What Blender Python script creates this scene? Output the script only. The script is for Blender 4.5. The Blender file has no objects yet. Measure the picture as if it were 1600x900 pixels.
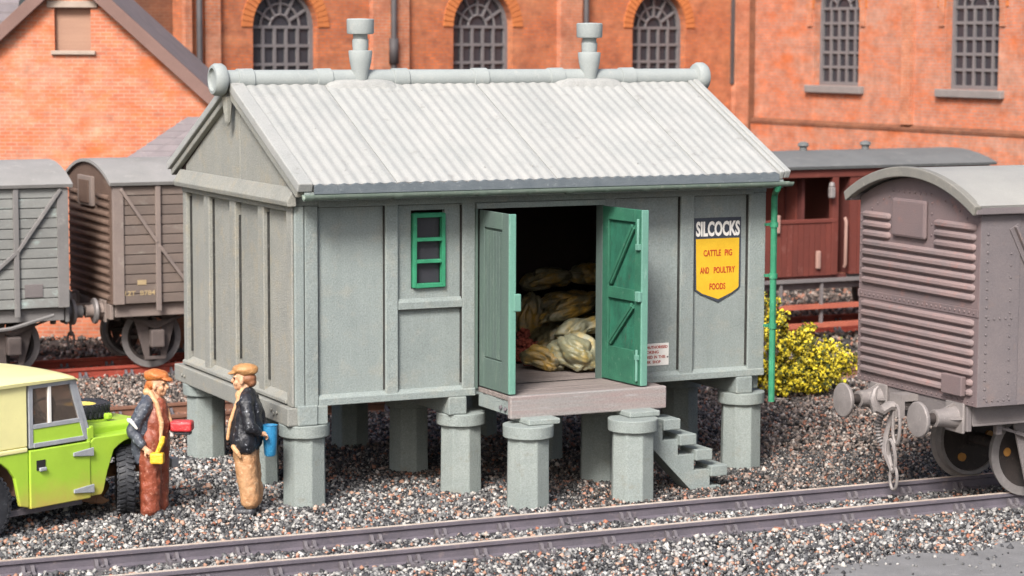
import bpy, bmesh, math, random
import numpy as np
from mathutils import Vector, Matrix, Euler, noise as mnoise

random.seed(7)
rng = np.random.default_rng(7)
scene = bpy.context.scene
COL = scene.collection
PI = math.pi
R = math.radians

# ---------------------------------------------------------------- camera
YAW, PITCH, ROLL = 0.4579, 0.1070, 0.0039
cam_data = bpy.data.cameras.new('camera')
cam = bpy.data.objects.new('camera', cam_data)
COL.objects.link(cam)
_f = Vector((math.sin(YAW) * math.cos(PITCH), math.cos(YAW) * math.cos(PITCH), -math.sin(PITCH)))
_r = Vector((math.cos(YAW), -math.sin(YAW), 0))
_u = _r.cross(_f)
_r2 = _r * math.cos(ROLL) + _u * math.sin(ROLL)
_u2 = _u * math.cos(ROLL) - _r * math.sin(ROLL)
cam.matrix_world = Matrix(((_r2.x, _u2.x, -_f.x, -9.3663), (_r2.y, _u2.y, -_f.y, -24.5279), (_r2.z, _u2.z, -_f.z, 5.331), (0, 0, 0, 1)))
cam_data.sensor_width = 36.0
cam_data.lens = 82.86
cam_data.clip_start = 0.5
cam_data.clip_end = 2000
cam_data.dof.use_dof = True
cam_data.dof.focus_distance = 26.3
cam_data.dof.aperture_fstop = 1.45
scene.camera = cam

# ---------------------------------------------------------------- sky, sun, exposure
SUN_EL, SUN_AZ = R(42), R(223)          # azimuth clockwise from +Y: the light comes from behind the camera
world = bpy.data.worlds.new('World')
scene.world = world
world.use_nodes = True
wn = world.node_tree
sky = wn.nodes.new('ShaderNodeTexSky')
sky.sky_type = 'NISHITA'
sky.sun_disc = False
sky.sun_elevation = SUN_EL
sky.sun_rotation = SUN_AZ
sky.air_density = 0.8
sky.dust_density = 4.0
sky.ozone_density = 0.5
wn.links.new(sky.outputs[0], wn.nodes['Background'].inputs['Color'])
wn.nodes['Background'].inputs['Strength'].default_value = 0.055
sun_data = bpy.data.lights.new('sun', 'SUN')
sun_data.energy = 1.5
sun_data.angle = R(18)
sun_data.color = (1.0, 0.975, 0.945)
sun = bpy.data.objects.new('sun', sun_data)
COL.objects.link(sun)
_sd = Vector((math.sin(SUN_AZ) * math.cos(SUN_EL), math.cos(SUN_AZ) * math.cos(SUN_EL), math.sin(SUN_EL)))
sun.rotation_euler = _sd.to_track_quat('Z', 'Y').to_euler()
sun.location = (0, -10, 30)
scene.view_settings.view_transform = 'Standard'
scene.view_settings.look = 'None'
scene.view_settings.exposure = 1.94
scene.view_settings.gamma = 1.0
scene.view_settings.use_curve_mapping = False
scene.render.engine = 'CYCLES'
scene.cycles.max_bounces = 6
scene.cycles.use_denoising = True

# ---------------------------------------------------------------- mesh builder
class MB:
    def __init__(self):
        self.v = []; self.f = []; self.s = []
    def add(self, vs, fs, smooth=False):
        o = len(self.v)
        self.v += [tuple(p) for p in vs]
        self.f += [tuple(i + o for i in f) for f in fs]
        self.s += [smooth] * len(fs)
        return self
    def box(self, x0, x1, y0, y1, z0, z1, M=None):
        vs = [Vector((x, y, z)) for z in (z0, z1) for y in (y0, y1) for x in (x0, x1)]
        if M is not None: vs = [M @ p for p in vs]
        return self.add(vs, [(0, 2, 3, 1), (4, 5, 7, 6), (0, 1, 5, 4), (2, 6, 7, 3), (0, 4, 6, 2), (1, 3, 7, 5)])
    def bar(self, p0, p1, w, h, up=(0, 0, 1)):
        p0 = Vector(p0); p1 = Vector(p1); d = p1 - p0; L = d.length; d.normalize()
        s = d.cross(Vector(up))
        if s.length < 1e-5: s = d.cross(Vector((1, 0, 0)))
        s.normalize(); u = s.cross(d)
        M = Matrix(((d.x, s.x, u.x, p0.x), (d.y, s.y, u.y, p0.y), (d.z, s.z, u.z, p0.z), (0, 0, 0, 1)))
        return self.box(0, L, -w / 2, w / 2, -h / 2, h / 2, M)
    def cyl(self, p0, p1, r0, r1=None, n=14, caps=True, smooth=True, phase=0.0):
        r1 = r0 if r1 is None else r1
        p0 = Vector(p0); p1 = Vector(p1); d = (p1 - p0).normalized()
        a = d.orthogonal().normalized()
        if abs(d.z) > 0.99: a = Vector((1, 0, 0))
        elif abs(d.x) > 0.99: a = Vector((0, 1, 0))
        b = d.cross(a)
        vs = []
        for p, r in ((p0, r0), (p1, r1)):
            for k in range(n):
                t = 2 * PI * k / n + phase
                vs.append(p + (a * math.cos(t) + b * math.sin(t)) * r)
        self.add(vs, [(k, (k + 1) % n, n + (k + 1) % n, n + k) for k in range(n)], smooth)
        if caps: self.add(vs, [tuple(reversed(range(n))), tuple(range(n, 2 * n))])
        return self
    def lathe(self, prof, n=20, M=None, smooth=True, close=False):
        """profile of (radius, z); axis Z, moved by M"""
        vs = []
        for r, z in prof:
            for k in range(n):
                t = 2 * PI * (k + 0.5) / n
                vs.append(Vector((r * math.cos(t), r * math.sin(t), z)))
        if M is not None: vs = [M @ p for p in vs]
        m = len(prof); fs = []
        for i in range(m if close else m - 1):
            j = (i + 1) % m
            for k in range(n):
                fs.append((i * n + k, i * n + (k + 1) % n, j * n + (k + 1) % n, j * n + k))
        self.add(vs, fs, smooth)
        if not close:
            self.add(vs[:n], [tuple(reversed(range(n)))]); self.add(vs[-n:], [tuple(range(n))])
        return self
    def tube(self, pts, r, n=8, smooth=True, closed=False):
        pts = [Vector(p) for p in pts]; m = len(pts); rings = []
        t0 = (pts[1] - pts[0]).normalized(); a = t0.orthogonal().normalized()
        for i, p in enumerate(pts):
            if closed: t = (pts[(i + 1) % m] - pts[i - 1]).normalized()
            else: t = (pts[min(i + 1, m - 1)] - pts[max(i - 1, 0)]).normalized()
            a = (a - t * a.dot(t)).normalized(); b = t.cross(a)
            rr = r[i] if isinstance(r, (list, tuple)) else r
            rings += [p + (a * math.cos(2 * PI * k / n) + b * math.sin(2 * PI * k / n)) * rr for k in range(n)]
        fs = []
        for i in range(m if closed else m - 1):
            j = (i + 1) % m
            fs += [(i * n + k, i * n + (k + 1) % n, j * n + (k + 1) % n, j * n + k) for k in range(n)]
        self.add(rings, fs, smooth)
        if not closed:
            self.add(rings[:n], [tuple(reversed(range(n)))]); self.add(rings[-n:], [tuple(range(n))])
        return self
    def prism(self, poly, axis, a, b):
        """polygon in the two other axes (in xyz order), extruded along axis from a to b"""
        n = len(poly)
        def P(u, v, w):
            return {'x': (w, u, v), 'y': (u, w, v), 'z': (u, v, w)}[axis]
        vs = [P(u, v, a) for u, v in poly] + [P(u, v, b) for u, v in poly]
        fs = [tuple(range(n)), tuple(reversed(range(n, 2 * n)))]
        fs += [(k, n + k, n + (k + 1) % n, (k + 1) % n) for k in range(n)]
        return self.add(vs, fs)
    def sphere(self, c, r, M=None, nu=12, nv=8):
        r = (r, r, r) if not isinstance(r, (tuple, list)) else r
        vs = []
        for i in range(1, nv):
            ph = PI * i / nv
            for k in range(nu):
                t = 2 * PI * k / nu
                vs.append(Vector((r[0] * math.sin(ph) * math.cos(t), r[1] * math.sin(ph) * math.sin(t), r[2] * math.cos(ph))))
        vs += [Vector((0, 0, r[2])), Vector((0, 0, -r[2]))]
        c = Vector(c)
        vs = [((M @ p) if M is not None else p) + c for p in vs]
        fs = []
        for i in range(nv - 2):
            fs += [(i * nu + k, (i + 1) * nu + k, (i + 1) * nu + (k + 1) % nu, i * nu + (k + 1) % nu) for k in range(nu)]
        T = (nv - 1) * nu
        fs += [(T, k, (k + 1) % nu) for k in range(nu)]
        fs += [(T + 1, (nv - 2) * nu + (k + 1) % nu, (nv - 2) * nu + k) for k in range(nu)]
        return self.add(vs, fs, True)
    def capsule(self, p0, r0, p1, r1, n=10):
        p0 = Vector(p0); p1 = Vector(p1)
        self.cyl(p0, p1, r0, r1, n); self.sphere(p0, r0, nu=n, nv=8); self.sphere(p1, r1, nu=n, nv=8)
        return self
    def mesh(self, name):
        me = bpy.data.meshes.new(name)
        me.from_pydata([tuple(p) for p in self.v], [], self.f)
        me.polygons.foreach_set('use_smooth', self.s)
        bm = bmesh.new(); bm.from_mesh(me)
        bmesh.ops.remove_doubles(bm, verts=bm.verts, dist=1e-6)
        bmesh.ops.recalc_face_normals(bm, faces=bm.faces)
        for e in bm.edges:
            if len(e.link_faces) == 2 and e.calc_face_angle(0) > 0.6: e.smooth = False
        bm.to_mesh(me); bm.free()
        me.update()
        return me
    def build(self, name, mat, parent=None, bevel=0, seg=2):
        return link(name, self.mesh(name), mat, parent, bevel, seg)

def link(name, me, mat, parent=None, bevel=0, seg=2):
    o = bpy.data.objects.new(name, me)
    COL.objects.link(o)
    if mat is not None and not me.materials:
        me.materials.append(MAT[mat] if isinstance(mat, str) else mat)
    if parent is not None: o.parent = parent
    if bevel:
        md = o.modifiers.new('bevel', 'BEVEL'); md.width = bevel; md.segments = seg; md.limit_method = 'ANGLE'; md.angle_limit = R(40)
    return o

def again(o, parent=None, loc=None, rot=None, scale=None):
    c = o.copy(); COL.objects.link(c); c.parent = parent
    if loc is not None: c.location = loc
    if rot is not None: c.rotation_euler = rot
    if scale is not None: c.scale = scale
    return c

def copy_tree(o, parent=None):
    kids = list(o.children)
    c = o.copy(); COL.objects.link(c); c.parent = parent
    for k in kids: copy_tree(k, c)
    return c

def tag(o, label, cat, group=None, kind=None):
    if label: o['label'] = label
    if cat: o['category'] = cat
    if group: o['group'] = group
    if kind: o['kind'] = kind
    return o

def thing(name, label, cat, loc=(0, 0, 0), rotz=0.0, group=None):
    o = bpy.data.objects.new(name, None)
    o.empty_display_size = 0.3
    COL.objects.link(o); o.location = loc; o.rotation_euler = (0, 0, rotz)
    return tag(o, label, cat, group)

# ---------------------------------------------------------------- materials
MAT = {}
def ramp(nt, src, stops, interp='LINEAR'):
    r = nt.nodes.new('ShaderNodeValToRGB'); r.color_ramp.interpolation = interp
    e = r.color_ramp.elements
    while len(e) < len(stops): e.new(0.5)
    for el, (p, c) in zip(e, stops):
        el.position = p; el.color = (*c, 1) if not isinstance(c, float) else (c, c, c, 1)
    nt.links.new(src, r.inputs[0]); return r.outputs[0]
def mixc(nt, fac, a, b, mode='MIX'):
    m = nt.nodes.new('ShaderNodeMix'); m.data_type = 'RGBA'; m.blend_type = mode
    for i, x in ((0, fac), (6, a), (7, b)):
        if hasattr(x, 'links'): nt.links.new(x, m.inputs[i])
        elif i == 0: m.inputs[0].default_value = x
        else: m.inputs[i].default_value = (*x, 1)
    return m.outputs[2]
def noise_tex(nt, vec, scale, detail=6, rough=0.6):
    n = nt.nodes.new('ShaderNodeTexNoise'); n.inputs['Scale'].default_value = scale
    n.inputs['Detail'].default_value = detail; n.inputs['Roughness'].default_value = rough
    nt.links.new(vec, n.inputs['Vector']); return n.outputs['Fac']
def new_mat(name):
    m = bpy.data.materials.new(name); m.use_nodes = True; MAT[name] = m
    nt = m.node_tree; b = nt.nodes['Principled BSDF']
    return m, nt, b
def coords(nt, scale=(1, 1, 1), jitter=True):
    tc = nt.nodes.new('ShaderNodeTexCoord'); out = tc.outputs['Object']
    mp = nt.nodes.new('ShaderNodeMapping'); mp.inputs['Scale'].default_value = scale
    nt.links.new(out, mp.inputs['Vector'])
    if jitter:
        oi = nt.nodes.new('ShaderNodeObjectInfo')
        mu = nt.nodes.new('ShaderNodeMath'); mu.operation = 'MULTIPLY'; mu.inputs[1].default_value = 37.0
        nt.links.new(oi.outputs['Random'], mu.inputs[0]); nt.links.new(mu.outputs[0], mp.inputs['Location'])
    return mp.outputs[0]
def bump(nt, b, h, strength, dist=0.02):
    bp = nt.nodes.new('ShaderNodeBump'); bp.inputs['Strength'].default_value = strength; bp.inputs['Distance'].default_value = dist
    nt.links.new(h, bp.inputs['Height']); nt.links.new(bp.outputs[0], b.inputs['Normal'])

def simple(name, c1, c2=None, c3=None, scale=2.5, fine=45, rough=0.75, bumps=0.25, stretch=(1, 1, 1), spec=0.3, metal=0.0,
           third=(0.58, 0.72), grain=0.12, vary=0.0, coat=0.0, streak=0.0):
    """c1/c2 blotches, c3 spots of wear, fine grain and relief"""
    m, nt, b = new_mat(name)
    vec = coords(nt, stretch)
    c2 = c2 or tuple(x * 0.8 for x in c1)
    n1 = noise_tex(nt, vec, scale, 7)
    col = mixc(nt, ramp(nt, n1, [(0.32, 0.0), (0.68, 1.0)]), c1, c2)
    if c3:
        n3 = noise_tex(nt, vec, scale * 2.7, 9, 0.68)
        col = mixc(nt, ramp(nt, n3, [(third[0], 0.0), (third[1], 1.0)]), col, c3)
    n2 = noise_tex(nt, coords(nt, (1, 1, 1)), fine, 4, 0.7)
    g = ramp(nt, n2, [(0.3, 1.0 - grain), (0.7, 1.0 + 0.0)])
    col = mixc(nt, 1.0, col, g, 'MULTIPLY')
    if streak:
        ns = noise_tex(nt, coords(nt, (7, 7, 0.45)), 1.0, 7, 0.7)
        col = mixc(nt, 1.0, col, ramp(nt, ns, [(0.36, 1.0 - streak), (0.56, 1.0)]), 'MULTIPLY')
    if vary:
        oi = nt.nodes.new('ShaderNodeObjectInfo')
        col = mixc(nt, 1.0, col, ramp(nt, oi.outputs['Random'], [(0.0, 1.0 - vary), (1.0, 1.0)]), 'MULTIPLY')
    nt.links.new(col, b.inputs['Base Color'])
    b.inputs['Roughness'].default_value = rough
    b.inputs['Specular IOR Level'].default_value = spec
    b.inputs['Metallic'].default_value = metal
    b.inputs['Coat Weight'].default_value = coat
    if bumps: bump(nt, b, n2, bumps)
    return m

# hut
simple('concrete', (0.315, 0.36, 0.345), (0.268, 0.31, 0.30), (0.345, 0.362, 0.325), 1.6, 55, 0.85, 0.6, vary=0.08, third=(0.52, 0.74), grain=0.34, streak=0.07)
simple('concrete_gable', (0.335, 0.332, 0.295), (0.28, 0.285, 0.262), (0.37, 0.335, 0.26), 1.6, 55, 0.85, 0.6, vary=0.08, third=(0.52, 0.74), grain=0.34, streak=0.07)
simple('concrete_pier', (0.325, 0.365, 0.345), (0.275, 0.315, 0.30), (0.27, 0.275, 0.24), 2.0, 60, 0.88, 0.6, vary=0.08, grain=0.34, streak=0.08)
simple('roof_cement', (0.39, 0.39, 0.372), (0.335, 0.343, 0.33), (0.245, 0.24, 0.225), 1.8, 70, 0.85, 0.4, vary=0.07, third=(0.58, 0.76), grain=0.22)
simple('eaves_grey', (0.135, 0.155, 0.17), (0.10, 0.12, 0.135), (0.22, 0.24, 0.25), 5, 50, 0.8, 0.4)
simple('ridge_cement', (0.31, 0.335, 0.325), (0.265, 0.29, 0.285), (0.36, 0.365, 0.345), 2.5, 60, 0.8, 0.3)
simple('joint_wash_shade', (0.05, 0.05, 0.047), (0.03, 0.03, 0.028), (0.13, 0.13, 0.12), 9, 50, 0.9, 0.3)  # colour of the dark wash and the shade painted into the wall joints
simple('gutter_green', (0.20, 0.25, 0.21), (0.15, 0.20, 0.165), (0.29, 0.32, 0.27), 4, 40, 0.6, 0.2)
simple('green_frame', (0.04, 0.27, 0.14), (0.028, 0.19, 0.10), (0.11, 0.34, 0.21), 6, 50, 0.55, 0.25)
simple('green_pipe', (0.05, 0.28, 0.155), (0.036, 0.20, 0.112), (0.14, 0.34, 0.22), 5, 50, 0.5, 0.2)
simple('green_door_outer', (0.10, 0.15, 0.123), (0.085, 0.115, 0.108), (0.15, 0.19, 0.165), 3, 30, 0.7, 0.3, stretch=(1, 1, 0.2), vary=0.1)
simple('green_door_edge', (0.14, 0.31, 0.24), (0.11, 0.235, 0.19), (0.22, 0.37, 0.31), 4, 40, 0.65, 0.3, stretch=(1, 1, 0.3))
simple('green_door_inner', (0.03, 0.16, 0.10), (0.018, 0.08, 0.053), (0.06, 0.065, 0.052), 6, 35, 0.65, 0.35, stretch=(1, 1, 0.5))
simple('green_door_brace', (0.036, 0.15, 0.092), (0.026, 0.105, 0.068), (0.075, 0.17, 0.12), 5, 40, 0.6, 0.3)
simple('deck_wood', (0.30, 0.255, 0.235), (0.20, 0.165, 0.155), (0.36, 0.34, 0.32), 7, 40, 0.85, 0.5, stretch=(0.12, 2.5, 2.5), vary=0.12, grain=0.25)
simple('deck_worn', (0.275, 0.275, 0.265), (0.29, 0.225, 0.215), (0.36, 0.355, 0.345), 6, 40, 0.85, 0.5, stretch=(0.15, 2.5, 2.5), grain=0.25)
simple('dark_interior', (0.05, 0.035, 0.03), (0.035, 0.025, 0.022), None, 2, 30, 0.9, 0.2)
m, nt, b = new_mat('glass_dark')
b.inputs['Base Color'].default_value = (0.035, 0.035, 0.042, 1); b.inputs['Roughness'].default_value = 0.22
bump(nt, b, noise_tex(nt, coords(nt, (6, 6, 1)), 5, 6), 0.25)
m, nt, b = new_mat('window_glass')
b.inputs['Base Color'].default_value = (0.50, 0.42, 0.36, 1); b.inputs['Roughness'].default_value = 0.08
b.inputs['Transmission Weight'].default_value = 0.88; b.inputs['IOR'].default_value = 1.1
# signs
simple('sign_blue', (0.055, 0.066, 0.085), (0.045, 0.052, 0.068), (0.10, 0.11, 0.12), 8, 60, 0.5, 0.1)
simple('sign_yellow', (0.66, 0.41, 0.03), (0.62, 0.37, 0.025), (0.68, 0.48, 0.12), 8, 60, 0.5, 0.1, third=(0.66, 0.8))
simple('sign_white', (0.82, 0.80, 0.76), (0.78, 0.76, 0.70), None, 8, 60, 0.6, 0.05)
simple('sign_red', (0.42, 0.045, 0.02), (0.36, 0.035, 0.015), None, 12, 60, 0.6, 0.05)
# ground
simple('ash_shade_ground', (0.055, 0.052, 0.05), (0.035, 0.034, 0.034), (0.11, 0.095, 0.085), 1.5, 30, 0.95, 0.8)  # ash; the dark base colour also stands in for shade between stones
simple('asphalt', (0.215, 0.212, 0.212), (0.165, 0.163, 0.163), (0.28, 0.275, 0.27), 2.5, 70, 0.9, 0.6)
def stones(name, stops):
    m, nt, b = new_mat(name)
    g = nt.nodes.new('ShaderNodeNewGeometry')
    c = ramp(nt, g.outputs['Random Per Island'], stops, 'CONSTANT')
    n = noise_tex(nt, coords(nt, (1, 1, 1), False), 60, 4)
    c = mixc(nt, 1.0, c, ramp(nt, n, [(0.3, 0.78), (0.7, 1.0)]), 'MULTIPLY')
    nt.links.new(c, b.inputs['Base Color']); b.inputs['Roughness'].default_value = 0.7
    return m
stones('ballast', [(0, (0.026, 0.026, 0.029)), (0.18, (0.065, 0.065, 0.069)), (0.32, (0.138, 0.138, 0.138)), (0.44, (0.211, 0.206, 0.202)), (0.53, (0.292, 0.284, 0.271)),
                   (0.67, (0.370, 0.357, 0.335)), (0.76, (0.447, 0.426, 0.391)), (0.815, (0.516, 0.507, 0.486)), (0.865, (0.361, 0.198, 0.133)), (0.91, (0.447, 0.284, 0.206)), (0.955, (0.327, 0.129, 0.077)), (0.985, (0.482, 0.370, 0.301))])
stones('ballast_fine', [(0, (0.022, 0.022, 0.024)), (0.2, (0.056, 0.056, 0.060)), (0.38, (0.103, 0.103, 0.103)), (0.56, (0.163, 0.159, 0.155)), (0.72, (0.232, 0.228, 0.219)),
                        (0.84, (0.327, 0.318, 0.301)), (0.91, (0.447, 0.430, 0.404)), (0.94, (0.310, 0.172, 0.120)), (0.975, (0.275, 0.112, 0.069))])
stones('yard_stones', [(0, (0.034, 0.031, 0.029)), (0.18, (0.086, 0.073, 0.065)), (0.36, (0.155, 0.125, 0.107)), (0.54, (0.232, 0.181, 0.150)), (0.68, (0.310, 0.241, 0.202)),
                       (0.78, (0.413, 0.361, 0.318)), (0.86, (0.292, 0.129, 0.082)), (0.92, (0.378, 0.189, 0.129)), (0.965, (0.482, 0.430, 0.387))])
stones('ash_stones', [(0, (0.022, 0.022, 0.023)), (0.25, (0.043, 0.043, 0.045)), (0.45, (0.073, 0.071, 0.069)), (0.62, (0.120, 0.116, 0.112)), (0.74, (0.198, 0.189, 0.181)),
                      (0.83, (0.327, 0.310, 0.284)), (0.89, (0.241, 0.120, 0.077)), (0.94, (0.327, 0.172, 0.120)), (0.975, (0.430, 0.404, 0.370))])
simple('rail_side', (0.135, 0.118, 0.14), (0.10, 0.09, 0.105), (0.19, 0.155, 0.16), 3, 45, 0.7, 0.4)
simple('rail_top', (0.56, 0.49, 0.42), (0.42, 0.33, 0.27), (0.68, 0.63, 0.56), 4, 40, 0.5, 0.2)
simple('chair_iron', (0.15, 0.135, 0.145), (0.11, 0.10, 0.11), (0.22, 0.2, 0.2), 8, 50, 0.7, 0.3)
simple('sleeper_wood', (0.11, 0.10, 0.10), (0.08, 0.075, 0.075), (0.17, 0.15, 0.14), 3, 30, 0.9, 0.5, stretch=(3, 0.5, 3))
simple('rail_rust', (0.34, 0.06, 0.038), (0.25, 0.05, 0.033), (0.36, 0.12, 0.085), 3, 40, 0.75, 0.3)
simple('rail_rust_brown', (0.23, 0.115, 0.075), (0.17, 0.085, 0.06), (0.30, 0.17, 0.12), 3, 40, 0.75, 0.3)
# ---------------------------------------------------------------- ground, road, gravel
def grid_sheet(name, x0, x1, y0, y1, nx, ny, hf, mat):
    xs = np.linspace(x0, x1, nx); ys = np.linspace(y0, y1, ny)
    vs = [(x, y, hf(x, y)) for y in ys for x in xs]
    fs = [(j * nx + i, j * nx + i + 1, (j + 1) * nx + i + 1, (j + 1) * nx + i) for j in range(ny - 1) for i in range(nx - 1)]
    me = bpy.data.meshes.new(name); me.from_pydata(vs, [], fs); me.update()
    return link(name, me, mat)
ground = MB().add([(-400, -300, -0.03), (400, -300, -0.03), (400, 700, -0.03), (-400, 700, -0.03)], [(0, 1, 2, 3)]).build('ground', 'ash_shade_ground')
tag(ground, None, None, kind='structure')
rd = MB()
edge = [(2.6, -6.4)]
for i in range(30):
    x = 3.2 + i * 0.35
    edge.append((x, -5.16 + 0.13 * math.sin(i * 1.7) + 0.09 * math.sin(i * 0.63) + 0.05 * random.uniform(-1, 1) - (0.35 if i < 2 else 0) + 0.03 * min(i, 8)))
rd.prism(edge + [(13.5, -12), (0.5, -12)], 'z', -0.02, 0.035)
tag(rd.build('road', 'asphalt', bevel=0.015), None, None, kind='structure')

RAILS_FRONT = [((-3.83, -1.93), (7.8, -2.25)), ((-2.83, -2.98), (7.55, -3.33))]
def rail_y(k, x):
    (xa, ya), (xb, yb) = RAILS_FRONT[k]; return ya + (yb - ya) * (x - xa) / (xb - xa)

OCTA = np.array([(1, 0, 0), (-1, 0, 0), (0, 1, 0), (0, -1, 0), (0, 0, 1), (0, 0, -1)], float)
OF = np.array([(0, 2, 4), (2, 1, 4), (1, 3, 4), (3, 0, 4), (2, 0, 5), (1, 2, 5), (3, 1, 5), (0, 3, 5)])
CUBE = np.array([(x, y, z) for z in (-1, 1) for y in (-1, 1) for x in (-1, 1)], float) * 0.62
CF = np.array([(0, 2, 3, 1), (4, 5, 7, 6), (0, 1, 5, 4), (2, 6, 7, 3), (0, 4, 6, 2), (1, 3, 7, 5)])
def scatter(name, pts, rad, mat, label, octa=False):
    n = len(pts); B, FF = (OCTA, OF) if octa else (CUBE, CF); nv, nf, k = len(B), len(FF), FF.shape[1]
    V = B[None] * (1 + rng.uniform(-0.42, 0.42, (n, nv, 3))) + (rng.uniform(-0.2, 0.2, (n, nv, 3)) if octa else 0)
    V *= rng.uniform(0.65, 1.25, (n, 1, 3))
    q = rng.normal(size=(n, 4)); q /= np.linalg.norm(q, axis=1)[:, None]
    w, x, y, z = q.T
    Rm = np.stack([1 - 2 * (y * y + z * z), 2 * (x * y - z * w), 2 * (x * z + y * w), 2 * (x * y + z * w), 1 - 2 * (x * x + z * z), 2 * (y * z - x * w),
                   2 * (x * z - y * w), 2 * (y * z + x * w), 1 - 2 * (x * x + y * y)], 1).reshape(n, 3, 3)
    V = np.einsum('nij,nkj->nki', Rm, V) * rad[:, None, None] + pts[:, None, :]
    F = (FF[None] + (np.arange(n) * nv)[:, None, None]).reshape(-1)
    me = bpy.data.meshes.new(name)
    me.vertices.add(n * nv); me.vertices.foreach_set('co', V.reshape(-1).astype(np.float32))
    me.loops.add(n * nf * k); me.loops.foreach_set('vertex_index', F.astype(np.int32))
    me.polygons.add(n * nf); me.polygons.foreach_set('loop_start', np.arange(0, n * nf * k, k, dtype=np.int32))
    me.polygons.foreach_set('loop_total', np.full(n * nf, k, np.int32))
    me.update(calc_edges=True)
    o = link(name, me, mat)
    return tag(o, label, 'gravel', kind='stuff')

def cam_field(d0, d1, dens, margin=1.2):
    wmax = d1 * 0.222 + margin; n = int((d1 - d0) * 2 * wmax * dens)
    d = rng.uniform(d0, d1, n); l = rng.uniform(-wmax, wmax, n)
    k = np.abs(l) < d * 0.222 + margin; d = d[k]; l = l[k]
    fx, fy = math.sin(YAW), math.cos(YAW)
    return np.stack([-9.3663 + fx * d + fy * l, -24.5279 + fy * d - fx * l], 1)

def rail_d(P):
    out = np.full(len(P), 9.0)
    for k in (0, 1):
        (xa, ya), (xb, yb) = RAILS_FRONT[k]
        out = np.minimum(out, np.abs(P[:, 1] - (ya + (yb - ya) * (P[:, 0] - xa) / (xb - xa))))
    return out
def is_ash(P):
    # the darker cinders under and behind the hut and along its right side
    e = 0.35 * np.sin(P[:, 0] * 1.3) + 0.25 * np.sin(P[:, 1] * 2.1 + P[:, 0])
    return ((P[:, 1] > 0.9 + e + np.clip(3.0 - P[:, 0], 0, 3) * 0.3) & (P[:, 0] > 0.4)) | ((P[:, 0] > 3.0 + e) & (P[:, 1] > -1.75 + 0.4 * e))
EX = [p[0] for p in edge]; EYR = [p[1] for p in edge]
def trackside(P):
    P = P[rail_d(P) > 0.05]
    ry = np.interp(P[:, 0], EX, EYR); on = (P[:, 0] > 2.7) & (P[:, 1] < ry)
    return P[~on | (rng.random(len(P)) < 0.05 * np.exp(-np.where(on, ry - P[:, 1], 0) * 3))]
def heights(P, lo, hi): return rng.uniform(lo, hi, len(P)) + 0.012 * np.sin(P[:, 0] * 3.1) * np.sin(P[:, 1] * 2.7)
def raised(P, z):
    ry = np.interp(P[:, 0], EX, EYR); return np.where((P[:, 0] > 2.7) & (P[:, 1] < ry), 0.042, z)
fine = trackside(cam_field(19.3, 30.0, 1150, 0.7)); a = is_ash(fine)
P = fine[~a]; scatter('ballast_grit', np.column_stack([P, raised(P, heights(P, -0.012, 0.018))]), rng.uniform(0.013, 0.025, len(P)), 'ballast_fine', 'fine grey grit lying between the ballast stones in front of the hut', True)
P = fine[a]; scatter('cinder_grit', np.column_stack([P, heights(P, -0.012, 0.016)]), rng.uniform(0.012, 0.024, len(P)), 'ash_stones', 'dark grey cinders under and beside the hut', True)
big = trackside(cam_field(19.3, 30.0, 260, 0.9)); a = is_ash(big)
P = big[~a]; scatter('ballast_gravel', np.column_stack([P, raised(P, heights(P, -0.004, 0.026))]), rng.uniform(0.018, 0.034, len(P)) * np.where(rng.random(len(P)) < 0.07, 1.35, 1.0), 'ballast', 'pale grey, white and pink ballast stones in front of the hut')
P = big[a]; P = P[rng.random(len(P)) < 0.45]; scatter('cinder_gravel', np.column_stack([P, heights(P, -0.004, 0.022)]), rng.uniform(0.016, 0.034, len(P)), 'yard_stones', 'loose brown, grey and pink stones among the cinders by the hut')
far = cam_field(30.0, 38.0, 420); far2 = cam_field(38.0, 50.0, 60)
P3 = np.concatenate([far, far2]); r3 = np.concatenate([rng.uniform(0.018, 0.036, len(far)), rng.uniform(0.03, 0.06, len(far2))])
scatter('yard_gravel', np.column_stack([P3, heights(P3, -0.01, 0.03)]), r3, 'yard_stones', 'out of focus brown stony ground between the tracks behind the hut', True)

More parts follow.
